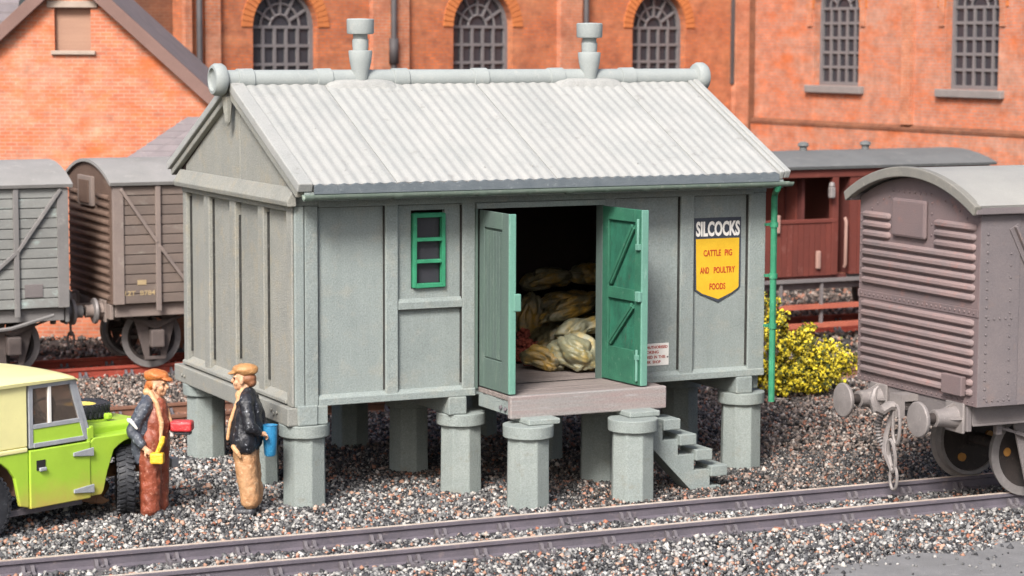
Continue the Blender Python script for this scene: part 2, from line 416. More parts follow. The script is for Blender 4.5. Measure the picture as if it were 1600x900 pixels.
# ---------------------------------------------------------------- tracks
def rail_profile(h=0.17, hw=0.035, ww=0.012, fw=0.06):
    return [(-fw, 0), (fw, 0), (fw, 0.022), (ww, 0.04), (ww, h - 0.05), (hw, h - 0.038), (hw, h - 0.006), (hw - 0.008, h), (-hw + 0.008, h), (-hw, h - 0.006), (-hw, h - 0.038), (-ww, h - 0.05), (-ww, 0.04), (-fw, 0.022)]
def make_track(name, label, y0, slope, x0, x1, gauge, mat_side, mat_top, sleeper_mat, z0=0.0, pitch=0.735, shift=0.0, chairs=True, group=None):
    t = thing(name, label, 'railway track', (0, y0, z0), math.atan(slope), group)
    for s in (1, -1):
        m = MB(); pr = rail_profile(); n = len(pr)
        vs = [(x, s * gauge / 2 + u, v) for x in (x0, x1) for u, v in pr]
        m.add(vs, [(k, (k + 1) % n, n + (k + 1) % n, n + k) for k in range(n)] + [tuple(range(n)), tuple(range(n, 2 * n))])
        r = m.build('rail', mat_side, t)
        top = MB().box(x0, x1, s * gauge / 2 - 0.029, s * gauge / 2 + 0.029, 0.1705, 0.1735)
        top.build('running_surface', mat_top, r)
    sl_me = MB().box(-0.13, 0.13, -gauge / 2 - 0.5, gauge / 2 + 0.5, -0.06, 0.012).mesh('sleeper')
    ch = MB()
    for s in (-1, 1):
        ch.prism([(s * 0.02, 0.0), (s * 0.155, 0.0), (s * 0.15, 0.03), (s * 0.085, 0.045), (s * 0.055, 0.09), (s * 0.026, 0.097)], 'x', -0.065, -0.03)
        ch.prism([(s * 0.02, 0.0), (s * 0.155, 0.0), (s * 0.15, 0.03), (s * 0.085, 0.045), (s * 0.055, 0.09), (s * 0.026, 0.097)], 'x', 0.03, 0.065)
        ch.box(-0.06, 0.06, s * 0.02 if s > 0 else -0.16, 0.16 if s > 0 else -0.02, 0.0, 0.03)
        ch.cyl((0, s * 0.12, 0.03), (0, s * 0.12, 0.055), 0.02, n=8)
    ch_me = ch.mesh('chair')
    n = int((x1 - x0) / pitch)
    for i in range(n + 1):
        x = x0 + shift + i * pitch
        if x > x1: break
        so = link('sleeper', sl_me, sleeper_mat, t); so.location = (x, 0, 0)
        if chairs:
            for s in (1, -1):
                c = link('chair', ch_me, 'chair_iron', so); c.location = (0, s * gauge / 2, 0.012)
    return t
make_track('railway_track', 'nearest track, grey purple rails on chairs in ballast in front of the hut', -2.56, -0.0305, -6.2, 12.5, 1.065, 'rail_side', 'rail_top', 'sleeper_wood', pitch=0.735, shift=0.42)
make_track('railway_track', 'brown rusty empty track running just behind the grey hut', 6.45, 0.0, -9, 20.3, 1.0, 'rail_rust_brown', 'rail_rust_brown', 'sleeper_wood', shift=0.2)
make_track('railway_track', 'red rusted track at the back carrying the goods vans and red brake van', 11.4, 0.0, -9, 20.3, 1.06, 'rail_rust', 'rail_rust', 'sleeper_wood', shift=0.1)
# ---------------------------------------------------------------- the concrete store
HL, HW = 6.2, 3.83
hut = thing('concrete_store', 'grey concrete store hut on octagonal piers with corrugated roof and open green doors', 'hut')
C1, CG, CP = 'concrete', 'concrete_gable', 'concrete_pier'

# piers, each octagonal with a rounded cap
def pier_mesh(h):
    m = MB(); m.cyl((0, 0, -0.1), (0, 0, h), 0.258, 0.25, n=8, smooth=False, phase=PI / 8)
    return m.mesh('pier')
PIER = pier_mesh(0.80)
CAP = MB().lathe([(0.288, 0.805), (0.292, 0.95)], 24).mesh('pier_cap')
def pier(x, y, rot, parent, s=1.0):
    o = link('pier', PIER, CP, parent, 0.012); o.location = (x, y, 0); o.rotation_euler = (0, 0, R(rot)); o.scale = (s, s, 1)
    link('pier_cap', CAP, CP, o, 0.012)
    return o
for x in (0.2, 2.16, 4.02, 6.0):
    for y in (0.2, 1.72, 3.62):
        pier(x, y, -24, hut)
for x, y in ((2.47, -0.94), (3.76, -1.06)):
    pier(x, y, -24, hut)
# bearers running front to back
for x in (0.05, 2.03, 3.98, 5.92):
    b = MB().box(x - 0.13 if x > 0.1 else -0.08, x + 0.10, -0.03 if x > 0.1 else -0.015, HW + 0.2, 0.95, 1.16).build('bearer', C1 if x > 0.1 else CG, hut, 0.015)
    if x < 0.1:
        for yy in (0.32, 0.42, 0.5, 3.6, 3.7):
            MB().cyl((-0.08, yy, 1.06 + 0.02 * math.sin(yy * 40)), (-0.1, yy, 1.06 + 0.02 * math.sin(yy * 40)), 0.022, n=6).build('bolt', CG, b)
# front left corner block between bearer and wall
MB().box(0.035, 0.27, -0.05, 0.22, 0.955, 1.18).build('corner_block', C1, hut, 0.012)
MB().box(0.275, 0.40, -0.03, 0.2, 0.955, 1.17).build('corner_block', C1, hut, 0.012)

def bx(name, x0, x1, y0, y1, z0, z1, mat=C1, bev=0.012, parent=hut):
    return MB().box(x0, x1, y0, y1, z0, z1).build(name, mat, parent, bev)
Z0, ZS, ZT, ZF = 1.162, 1.262, 3.425, 3.56
# front wall: posts, slabs, sill and top beams
posts = [(0.012, 0.128), (0.136, 0.297), (1.116, 1.274), (2.08, 2.243), (3.935, 4.085), (4.986, 5.175), (5.949, 6.19)]
for i, (a, b) in enumerate(posts):
    bx('post', a, b, -0.012 if i else -0.02, 0.13, Z0 - (0.0 if i in (2, 5) else 0.004) - (0.2 if i in (1,) else 0), ZT, bev=0.014)
for a, b in ((0.303, 1.107), (4.09, 4.974), (5.180, 5.939)):
    bx('wall_slab', a, b, 0.05, 0.12, ZS - 0.01, ZT, bev=0.0)
# slab with the window opening
w = MB()
for a in ((1.279, 1.455, ZS - 0.01, ZT), (1.880, 2.071, ZS - 0.01, ZT), (1.455, 1.880, ZS - 0.01, 2.435), (1.455, 1.880, 3.335, ZT)):
    w.box(a[0], a[1], 0.05, 0.12, a[2], a[3])
w.build('wall_slab', C1, hut)
lg = MB().prism([(-0.012, 2.205), (0.05, 2.205), (0.05, 2.325), (0.028, 2.325), (-0.012, 2.285)], 'x', 1.277, 2.077).build('window_ledge', C1, hut, 0.006)
# sill beam: left and right of the doorway
for a, b in ((0.30, 2.245), (3.93, 6.19)):
    MB().prism([(-0.022, Z0), (0.13, Z0), (0.13, ZS + 0.02), (0.03, ZS + 0.02), (-0.022, ZS - 0.02)], 'x', a, b).build('sill_beam', C1, hut, 0.008)
bx('sill_beam', 2.245, 3.93, 0.02, 0.2, Z0, 1.235)
bx('top_beam', 0.012, 6.19, -0.016, 0.13, ZT + 0.002, ZF, bev=0.01)
bx('fascia_strip', 0.30, 6.0, -0.03, 0.0, ZT - 0.02, ZT + 0.05, bev=0.008)
bx('door_lintel', 2.245, 3.933, -0.05, 0.15, 3.335, ZT - 0.022, bev=0.01)
for a, b in ((2.245, 2.275), (3.905, 3.933)):
    bx('door_jamb', a, b, -0.02, 0.14, 1.24, 3.333, 'green_door_outer', 0.004)
# gable wall facing left
gp = [(-0.0, 0.15), (0.915, 1.105), (1.88, 2.085), (2.83, 3.025), (3.69, 3.83)]
for a, b in gp:
    bx('post', -0.012, 0.12, a if a > 0.01 else 0.14, b, Z0 + 0.055, ZT - 0.03, CG, 0.012) if a > 0.01 else bx('post', -0.018, 0.011, 0.0, 0.165, Z0 + 0.004, ZT, CG, 0.01)
for a, b in ((0.167, 0.893), (1.107, 1.858), (2.087, 2.808), (3.027, 3.668)):
    bx('wall_slab', 0.06, 0.12, a, b, Z0 + 0.05, ZT, CG, 0.0)
MB().prism([(-0.035, Z0 + 0.02), (0.12, Z0 + 0.02), (0.12, Z0 + 0.12), (0.06, Z0 + 0.12), (-0.035, Z0 + 0.06)], 'y', 0.17, 3.83).build('sill_beam', CG, hut, 0.008)
bx('top_rail', -0.02, 0.12, 0.166, 3.83, ZT - 0.065, ZT - 0.004, CG, 0.008)
MB().prism([(-0.09, ZT + 0.002), (0.011, ZT + 0.002), (0.011, ZT + 0.21), (-0.01, ZT + 0.21), (-0.105, ZT + 0.06)], 'y', -0.09, 3.93).build('gable_beam', CG, hut, 0.012)
# gable triangle in two slabs
APZ = 4.66
for a, b, pts in ((0, 1, [(0.04, 3.59), (1.765, 3.59), (1.765, 4.585), (0.04, 3.72)]), (1, 2, [(1.79, 3.59), (3.79, 3.59), (3.79, 3.70), (1.917, APZ - 0.02), (1.79, 4.60)])):
    MB().prism(pts, 'x', 0.025, 0.10).build('gable_slab', CG, hut, 0.008)
bx('dark_joint_line', 0.04, 0.09, 1.765, 1.79, 3.6, 4.56, 'dark_interior', 0)
# dark lines at post and ledge joints: wash and shade put in as colour
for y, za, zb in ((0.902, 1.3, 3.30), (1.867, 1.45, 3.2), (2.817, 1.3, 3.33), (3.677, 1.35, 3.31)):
    bx('dark_joint_line', 0.036, 0.075, y + 0.003, y + 0.012, za + 0.1 * random.random(), zb, 'joint_wash_shade', 0)
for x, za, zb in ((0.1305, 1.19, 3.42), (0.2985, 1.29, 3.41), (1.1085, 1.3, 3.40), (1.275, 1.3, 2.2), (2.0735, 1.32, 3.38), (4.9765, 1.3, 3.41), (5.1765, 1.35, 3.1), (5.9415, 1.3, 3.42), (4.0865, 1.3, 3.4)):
    bx('dark_joint_line', x, x + 0.0055, 0.003 + 0.01 * random.random(), 0.06, za, zb, 'joint_wash_shade', 0)
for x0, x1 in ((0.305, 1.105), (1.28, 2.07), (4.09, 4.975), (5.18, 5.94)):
    bx('dark_joint_line', x0, x1, 0.02, 0.049, ZT - 0.028, ZT - 0.0225, 'joint_wash_shade', 0)
bx('dark_joint_line', 1.279, 2.075, -0.004, 0.03, 2.196, 2.2045, 'joint_wash_shade', 0)
# back and right walls, inner lining and floor
bx('back_wall', 0.12, 6.19, 3.74, 3.83, Z0, ZF)
for a, b in ((0.13, 0.98), (1.1, 1.95), (2.07, 2.92), (3.04, 3.735)):
    bx('wall_slab', 6.13, 6.17, a, b, Z0, ZF)
for y in (0.13, 0.98, 1.95, 2.92, 3.735):
    bx('post', 6.12, 6.2, y, y + 0.115, Z0 - 0.18, ZF)
MB().prism([(0.02, 3.56), (3.81, 3.56), (1.917, APZ)], 'x', 6.1, 6.16).build('gable_slab', C1, hut)
bx('floor', 0.13, 6.1, 0.13, 3.73, 1.165, 1.235, 'deck_wood', 0)
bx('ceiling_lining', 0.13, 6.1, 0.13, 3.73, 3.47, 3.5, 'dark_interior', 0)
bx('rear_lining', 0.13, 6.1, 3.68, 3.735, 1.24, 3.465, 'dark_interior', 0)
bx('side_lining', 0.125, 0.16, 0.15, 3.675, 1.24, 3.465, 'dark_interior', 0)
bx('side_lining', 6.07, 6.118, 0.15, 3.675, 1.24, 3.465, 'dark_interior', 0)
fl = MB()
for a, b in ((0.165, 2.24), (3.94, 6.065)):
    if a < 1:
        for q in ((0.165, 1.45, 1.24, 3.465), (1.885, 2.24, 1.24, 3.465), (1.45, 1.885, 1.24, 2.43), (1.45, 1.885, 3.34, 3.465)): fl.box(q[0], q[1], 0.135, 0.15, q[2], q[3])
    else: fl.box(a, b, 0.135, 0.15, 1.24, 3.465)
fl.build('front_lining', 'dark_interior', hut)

# roof: corrugated sheets
EY, EZ, RY, RZ = -0.375, 3.68, 1.885, 4.755
sd = Vector((0, RY - EY, RZ - EZ)).normalized(); nn = Vector((0, -sd.z, sd.y))
def sheet(x0, x1, ncorr, amp, th, lift, back=False):
    m = MB(); nx = ncorr * 8 + 1; rows = []
    for s in (0, 0.5, 1):
        y = EY + (RY - EY) * s; z = EZ + (RZ - EZ) * s
        for lay in (1, 0):
            row = []
            for i in range(nx):
                x = x0 + (x1 - x0) * i / (nx - 1)
                h = lift + amp * (1 - math.cos(2 * PI * i / 8)) if lay else -th + lift * 0
                p = Vector((x, y, z)) + nn * h
                if back: p.y = 2 * 1.917 - p.y
                row.append(p)
            rows.append(row)
    vs = [p for r in rows for p in r]; fs = []; N = nx
    def q(a, b, i): return (a * N + i, a * N + i + 1, b * N + i + 1, b * N + i)
    m.add(vs, [q(a, b, i) for a, b in ((0, 2), (2, 4)) for i in range(N - 1)], True)
    m.add(vs, [q(1, 0, i) for i in range(N - 1)] + [q(4, 5, i) for i in range(N - 1)] + [q(3, 1, i) for i in range(N - 1)] + [q(5, 3, i) for i in range(N - 1)])
    for i in (0, N - 1): m.add(vs, [(i, 2 * N + i, 3 * N + i, N + i), (2 * N + i, 4 * N + i, 5 * N + i, 3 * N + i)])
    return m
NS = 6; X0, X1 = 0.10, 6.13
wd = (X1 - X0) / NS
for i in range(NS):
    a = X0 + i * wd
    so = sheet(a + 0.003, a + wd - 0.004, 7, 0.0065, 0.10, 0.003 + 0.004 * (i % 2)).build('roof_sheet', 'roof_cement', hut)
    fx = MB()
    for k in range(1, 7, 2):
        for s in (0.12, 0.52, 0.9):
            if random.random() < 0.4: continue
            p = Vector((a + wd * (k + 0.5) / 7 + random.uniform(-0.02, 0.02), EY + (RY - EY) * (s + random.uniform(-0.006, 0.006)), EZ + (RZ - EZ) * s)) + nn * 0.03
            fx.cyl(p - nn * 0.02, p - nn * 0.006, 0.011, 0.007, n=6)
    tag(fx.build('fixing_bolts', 'roof_cement', so), None, None, kind='stuff')
    b = sheet(a, a + wd - 0.006, 7, 0.0135, 0.06, 0.003, True).build('roof_sheet', 'roof_cement', hut)
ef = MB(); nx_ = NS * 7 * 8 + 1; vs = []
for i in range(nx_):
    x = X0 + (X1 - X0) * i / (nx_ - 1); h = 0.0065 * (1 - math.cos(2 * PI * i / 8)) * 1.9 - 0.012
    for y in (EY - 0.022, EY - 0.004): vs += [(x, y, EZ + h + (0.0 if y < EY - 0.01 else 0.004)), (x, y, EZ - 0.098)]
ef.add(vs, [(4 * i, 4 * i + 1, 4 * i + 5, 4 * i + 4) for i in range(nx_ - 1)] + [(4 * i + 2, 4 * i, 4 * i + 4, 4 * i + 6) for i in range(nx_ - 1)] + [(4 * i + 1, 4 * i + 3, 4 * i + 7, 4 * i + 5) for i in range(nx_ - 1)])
ef.build('eaves_band', 'eaves_grey', hut)  # dark wavy band added in front of the sheet ends
# verges
def verge(x0, x1, top, bot, back=False, mat='roof_cement', e0=-0.01, e1=1.0, name='verge_capping'):
    m = MB(); P = []
    for s in (e0, e1):
        for h in (top, bot):
            p = Vector((0, EY + (RY - EY) * s, EZ + (RZ - EZ) * s)) + nn * h
            if back: p.y = 2 * 1.917 - p.y
            P.append(p)
    m.prism([(P[0].y, P[0].z), (P[1].y, P[1].z), (P[3].y, P[3].z), (P[2].y, P[2].z)], 'x', x0, x1)
    return m.build(name, mat, hut, 0.014)
verge(-0.085, 0.092, 0.035, -0.075)
verge(-0.07, 0.02, -0.078, -0.17, mat=CG, name='bargeboard', e0=0.01)
verge(-0.085, 0.092, 0.035, -0.06, True)
verge(-0.045, 0.03, -0.063, -0.14, True, CG, name='bargeboard')
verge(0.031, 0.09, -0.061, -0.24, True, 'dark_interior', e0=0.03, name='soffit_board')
verge(6.136, 6.20, 0.035, -0.075)
verge(6.204, 6.285, 0.045, -0.06)
verge(6.136, 6.28, 0.035, -0.075, True)
# hanging finial under the apex of the gable
MB().cyl((-0.075, 1.917, 4.60), (-0.075, 1.917, 4.30), 0.075, 0.04, n=6, smooth=False).cyl((-0.075, 1.917, 4.30), (-0.075, 1.917, 4.245), 0.04, 0.012, n=6, smooth=False).build('finial', CG, hut, 0.008)
# ridge pipe, collars and end caps
RC = Vector((0, 1.917, 4.795))
QX = Matrix.Rotation(R(90), 4, 'Y')
MB().cyl((-0.12, RC.y, RC.z), (6.34, RC.y, RC.z), 0.112, n=20, caps=True).build('ridge_pipe', 'ridge_cement', hut)
for x in (0.14, 1.13, 2.13, 3.2, 4.26, 5.28):
    MB().lathe([(0.112, -0.105), (0.128, -0.1), (0.131, 0.085), (0.112, 0.1)], 20, Matrix.Translation((x, RC.y, RC.z)) @ QX).build('ridge_collar', 'ridge_cement', hut)
for x, s in ((-0.19, -1), (6.36, 1)):
    prof = [(0.112, 0.085), (0.17, 0.07), (0.192, 0.03), (0.192, -0.04), (0.17, -0.075), (0.135, -0.08), (0.125, -0.05), (0.06, -0.03), (0.02, -0.03)]
    if s > 0: prof = [(r, -z) for r, z in prof]
    MB().lathe(prof, 24, Matrix.Translation((x, RC.y, RC.z)) @ QX).build('ridge_end_cap', 'ridge_cement', hut)
# chimney-like ventilators on saddles
for x, dz in ((1.59, 0.0), (4.712, -0.035)):
    base = MB().lathe([(0.03, -0.02), (0.09, 0.02), (0.105, 0.12), (0.132, 0.24), (0.145, 0.355), (0.138, 0.372), (0.09, 0.376)], 20, Matrix.Translation((x, RC.y - 0.06, 4.765 + dz * 0.6))).build('ventilator', 'ridge_cement', hut)
    MB().lathe([(0.092, 0.37), (0.098, 0.43), (0.10, 0.5), (0.088, 0.51), (0.088, 0.57)], 18, Matrix.Translation((x, RC.y - 0.06, 4.765 + dz))).build('neck', 'ridge_cement', base)
    MB().lathe([(0.1, 0.565), (0.155, 0.57), (0.163, 0.585), (0.165, 0.74), (0.155, 0.752), (0.03, 0.757)], 22, Matrix.Translation((x, RC.y - 0.06, 4.765 + dz))).build('cowl', 'ridge_cement', base)
for x0, x1 in ((1.13, 2.02), (4.2, 5.13)):
    m = MB(); n = 24; vs = []; fs = []
    for i in range(n + 1):
        u = i / n; x = x0 + (x1 - x0) * u; e = min(1, 4.5 * min(u, 1 - u)) ** 0.5
        for s, h in ((0.998, 0.02), (0.975, 0.05 * e), (0.955, 0.055 * e), (0.945, 0.045 * e), (0.918 - 0.006 * math.cos(u * 2 * PI * 6), -0.03)):
            p = Vector((x, EY + (RY - EY) * s, EZ + (RZ - EZ) * s)) + nn * (h + 0.02); vs.append(p)
    for i in range(n):
        for j in range(4): fs.append((i * 5 + j, (i + 1) * 5 + j, (i + 1) * 5 + j + 1, i * 5 + j + 1))
    m.add(vs, fs, True).build('ridge_vent_hood', 'roof_cement', hut)
# gutter with brackets
g = MB(); gx0, gx1, gy, gz, gr = -0.03, 6.285, -0.425, 3.577, 0.058; n = 9; vs = []
for x in (gx0, gx1):
    for rr in (gr, gr - 0.014):
        for k in range(n):
            t = PI + PI * k / (n - 1); vs.append((x, gy + rr * math.cos(t), gz + rr * math.sin(t)))
fs = []
for k in range(n - 1): fs += [(k, k + 1, 2 * n + k + 1, 2 * n + k), (n + k + 1, n + k, 3 * n + k, 3 * n + k + 1)]
for k in (0, n - 1): fs.append((k, n + k, 3 * n + k, 2 * n + k))
for o in (0, 2 * n): fs += [(o + k, o + k + 1, o + n + k + 1, o + n + k) for k in range(n - 1)]
gut = g.add(vs, fs, True).build('gutter', 'gutter_green', hut)
for i, x in enumerate((0.02, 0.62, 1.08, 1.62, 2.12, 2.72, 3.24, 3.72, 4.24, 4.7, 5.3, 5.85)):
    m = MB(); wv = 0.05 if i % 2 == 0 else 0.02; vs = []
    for xx in (x - wv, x + wv):
        for k in range(n):
            t = PI + PI * k / (n - 1); vs.append((xx, gy + (gr + 0.009) * math.cos(t), gz + (gr + 0.009) * math.sin(t)))
    m.add(vs, [(k, k + 1, n + k + 1, n + k) for k in range(n - 1)], True); m.build('gutter_bracket', 'gutter_green', gut)
MB().box(0.0, 6.2, -0.375, -0.345, 3.50, 3.60).build('eaves_board', C1, hut)
# downpipe
dp = MB().tube([(6.1, -0.425, 3.54), (6.1, -0.40, 3.49), (6.235, -0.14, 3.42), (6.245, -0.11, 3.36), (6.245, -0.11, 0.84)], 0.04, 10).build('downpipe', 'green_pipe', hut)
for z in (3.03, 2.4, 1.78):
    MB().cyl((6.245, -0.11, z - 0.03), (6.245, -0.11, z + 0.03), 0.052, n=12).box(6.17, 6.245, -0.07, 0.0, z - 0.015, z + 0.015).build('pipe_bracket', 'green_pipe', dp)

# window
win = MB()
wx0, wx1, wz0, wz1 = 1.467, 1.873, 2.445, 3.30
for a in ((wx0, wx0 + 0.045, wz0, wz1), (wx1 - 0.045, wx1, wz0, wz1), (wx0 + 0.045, wx1 - 0.045, wz0, wz0 + 0.05), (wx0 + 0.045, wx1 - 0.045, wz1 - 0.05, wz1)):
    win.box(a[0], a[1], 0.0, 0.07, a[2], a[3])
wo = win.build('window', 'green_frame', hut, 0.008)
hgt = (wz1 - wz0 - 0.1) / 3
for k in (1, 2): MB().box(wx0 + 0.045, wx1 - 0.045, -0.004 if k == 2 else 0.006, 0.06, wz0 + 0.05 + k * hgt - 0.02, wz0 + 0.05 + k * hgt + 0.022).build('glazing_bar', 'green_frame', wo, 0.005)
for k in range(3): MB().box(wx0 + 0.05, wx1 - 0.05, 0.085, 0.09, wz0 + 0.05 + k * hgt, wz0 + 0.05 + (k + 1) * hgt - 0.003).build('pane', 'glass_dark', wo)

# doors
def door(hinge, ang, L, th, inner):
    """local x along the leaf from the hinge, y = thickness, seen face is y = 0"""
    M0 = thing('tmp', None, None); bpy.data.objects.remove(M0)
    mt = Matrix.Translation(hinge) @ Matrix.Rotation(ang, 4, 'Z')
    z0, z1 = 1.275, 3.325
    def part(name, x0, x1, y0, y1, za, zb, mat, par, bev=0.006):
        o = MB().box(x0, x1, y0, y1, za, zb).build(name, mat, par, bev); return o
    core = MB().box(0.02, L - 0.03, 0.03, th - 0.012, z0 + 0.02, z1 - 0.02).build('door', 'green_door_inner' if inner else 'green_door_outer', hut)
    core.matrix_local = mt
    fm = 'green_door_brace' if inner else 'green_door_outer'
    if not inner:
        nb = 6; bw = (L - 0.30) / nb
        for k in range(nb): part('board', 0.13 + k * bw, 0.13 + (k + 1) * bw - 0.009, 0.012, 0.03, z0 + 0.36, z1 - 0.22, fm, core, 0.004)
        for a in ((0, 0.125, z0, z1), (L - 0.165, L - 0.002, z0, z1)): part('stile', a[0], a[1], 0.0, 0.03, a[2], a[3], fm, core)
        part('rail', 0.127, L - 0.167, 0.0, 0.03, z1 - 0.19, z1, fm, core); part('rail', 0.127, L - 0.167, 0.002, 0.03, z0, z0 + 0.345, fm, core)
        part('edge_strip', L, L + 0.03, 0.0, th, z0, z1, 'green_door_edge', core, 0.008)
        part('lock', L - 0.01, L + 0.045, th - 0.03, th + 0.06, 2.22, 2.42, 'green_door_edge', core, 0.012)
    else:
        for a in ((0, 0.125), (L - 0.13, L - 0.002)): part('stile', a[0], a[1], -0.004, 0.03, z0, z1, fm, core)
        zr = [(z0, z0 + 0.4), (2.25, 2.385), (z1 - 0.15, z1)]
        for a, b in zr: part('rail', 0.127, L - 0.132, -0.006, 0.03, a, b, fm, core)
        for a, b in ((zr[0][1], zr[1][0]), (zr[1][1], zr[2][0])):
            MB().bar((0.17, 0.014, a + 0.05), (L - 0.17, 0.014, b - 0.05), 0.03, 0.085, (0, 1, 0)).build('brace', fm, core, 0.004)
            MB().bar((0.17, 0.0, a + 0.05), (L - 0.17, 0.0, b - 0.05), 0.085, 0.03, (0, 1, 0)).build('brace', fm, core, 0.004)
        part('edge_strip', L, L + 0.025, -0.006, th, z0, z1, 'green_door_edge', core, 0.008)
        MB().cyl((L - 0.04, -0.02, 2.9), (L - 0.04, -0.02, 3.22), 0.018, n=8).box(L - 0.07, L + 0.0, -0.04, 0.0, 2.86, 2.93).build('bolt', 'green_door_edge', core, 0.004)
        part('lock', L - 0.06, L + 0.03, -0.05, 0.0, 2.26, 2.38, 'green_door_edge', core, 0.01)
        MB().cyl((L - 0.05, -0.02, z0 + 0.05), (L - 0.05, -0.02, z0 + 0.42), 0.018, n=8).box(L - 0.08, L - 0.02, -0.035, 0.0, z0 + 0.3, z0 + 0.36).build('bolt', 'green_door_edge', core, 0.004)
    return core
door((2.285, -0.03, 0), R(-90), 0.76, 0.085, False)
door((3.905, -0.03, 0), R(-85.5), 0.82, 0.085, True)

# loading deck of boards with kerb beam, steps
dk = MB().box(2.30, 4.30, -0.80, 0.018, 1.03, 1.20).build('deck_frame', C1, hut, 0.01)
nb = 7
for k in range(nb):
    y0 = -0.80 + k * (0.818 / nb)
    MB().box(2.285 + 0.01 * random.random(), 4.29 + 0.012 * random.random(), y0, y0 + 0.818 / nb - 0.008, 1.20, 1.256 + 0.003 * random.random()).build('board', 'deck_wood', dk, 0.008)
MB().box(2.275, 4.305, -0.885, -0.804, 1.0, 1.262).build('kerb_beam', 'deck_worn', dk, 0.014)
for y in (-0.72, -0.6): MB().cyl((2.30, y, 1.1 - 0.01 * (y < -.7)), (2.275, y, 1.1), 0.024, n=8).build('bolt', 'chair_iron', dk)
for x in (2.5, 3.8): MB().box(x - 0.10, x + 0.30, -1.10, -0.62, 0.952, 1.018).build('bearing_pad', CP, hut, 0.014)
st = MB(); sx0, sx1 = 4.16, 5.11
prof = [(sx0 - 0.15, 0.90), (sx0 + 0.12, 0.90)]
steps = [(4.20 + 0.225 * k, 0.90 - 0.205 * k) for k in range(5)]
poly = [(4.05, 0.92), (4.27, 0.92)]
for k in range(1, 4):
    x, z = steps[k]; poly += [(x + 0.06, steps[k - 1][1] - 0.10), (x + 0.06, z - 0.0)]
poly = [(4.03, 0.82), (4.25, 0.82), (4.25, 0.62), (4.46, 0.62), (4.46, 0.43), (4.68, 0.43), (4.68, 0.235), (4.90, 0.235), (4.90, 0.03), (5.05, 0.03), (5.05, -0.06), (4.70, -0.06), (4.03, 0.62)]
stairs = MB().prism(poly, 'y', -0.90, -0.60).build('steps', C1, hut, 0.006)
for k, (x, z) in enumerate(((4.235, 0.83), (4.455, 0.635), (4.675, 0.44), (4.885, 0.235))):
    MB().box(x + 0.0, x + 0.225, -0.955, -0.58, z - 0.085, z + 0.045).build('tread', C1, stairs, 0.012)

# signs
def text_obj(s, name, mat, parent, cx, cz, w, h, y, ext=0.004, bold=0.0):
    cu = bpy.data.curves.new(name, 'FONT'); cu.body = s; cu.align_x = 'CENTER'; cu.size = 1.0; cu.offset = bold; cu.extrude = 0.01; cu.resolution_u = 3
    to = bpy.data.objects.new('tmp_text', cu); COL.objects.link(to)
    dg = bpy.context.evaluated_depsgraph_get(); me = bpy.data.meshes.new_from_object(to.evaluated_get(dg))
    bpy.data.objects.remove(to); bpy.data.curves.remove(cu)
    co = np.array([v.co for v in me.vertices]); mn = co.min(0); mx = co.max(0)
    for v in me.vertices:
        a, b_, c = v.co
        v.co = (cx + ((a - (mn[0] + mx[0]) / 2) / (mx[0] - mn[0])) * w, y - ext * (c / 0.01) * 0.5 - ext * 0.5, cz + ((b_ - (mn[1] + mx[1]) / 2) / (mx[1] - mn[1])) * h)
    me.materials.clear()
    return link(name, me, mat, parent)
sg = thing('advertising_sign', 'yellow shield shaped enamel sign with SILCOCKS heading on the hut wall', 'sign', (5.528, 0.049, 2.1))
def shield(x0, x1, z0, z1, tip, cut): return [(x0, z1), (x1, z1), (x1, z0), (x1 - 0.015, z0 - cut * 0.25), (x1 - 0.10, z0 - cut), (0.0 + 0.02, tip), (x0 + 0.10, z0 - cut), (x0 + 0.015, z0 - cut * 0.25)]
MB().prism(shield(-0.335, 0.335, 0.17, 1.03, -0.01, 0.075), 'y', -0.014, 0.0).build('backing_plate', 'sign_blue', sg, 0.004)
MB().prism(shield(-0.305, 0.308, 0.175, 0.775, 0.03, 0.07), 'y', -0.0165, -0.0145).build('yellow_panel', 'sign_yellow', sg)
text_obj('SILCOCKS', 'lettering', 'sign_white', sg, 0.005, 0.895, 0.62, 0.185, -0.0145, bold=0.035)
for s, z, x_, wd_ in (('CATTLE', 0.60, -0.075, 0.245), ('PIG', 0.60, 0.155, 0.105), ('AND', 0.39, -0.18, 0.125), ('POULTRY', 0.39, 0.10, 0.30), ('FOODS', 0.19, 0.005, 0.225)):
    text_obj(s, 'lettering', 'sign_red', sg, x_, z, wd_, 0.078, -0.017, bold=0.018)
nt_ = thing('notice_plate', 'small white notice with red lettering low on the hut wall beside right door', 'notice', (4.66, 0.049, 1.36))
MB().box(-0.19, 0.205, -0.008, 0.0, 0.0, 0.27).build('plate', 'sign_white', nt_, 0.003)
for s, z, x0, x1 in (('UNAUTHORISED', 0.225, -0.17, 0.185), ('SMOKING', 0.165, -0.17, 0.06), ('BARRED', 0.105, -0.17, -0.02), ('IN', 0.105, 0.0, 0.04), ('THIS', 0.105, 0.06, 0.155), ('WORK', 0.045, -0.17, -0.045), ('SHOP', 0.045, -0.02, 0.09)):
    text_obj(s, 'lettering', 'sign_red', nt_, (x0 + x1) / 2, z, x1 - x0, 0.036, -0.0085, 0.003, bold=0.02)
MB().cyl((0.185, -0.008, 0.10), (0.185, -0.016, 0.10), 0.010, n=8).build('screw', 'chair_iron', nt_)

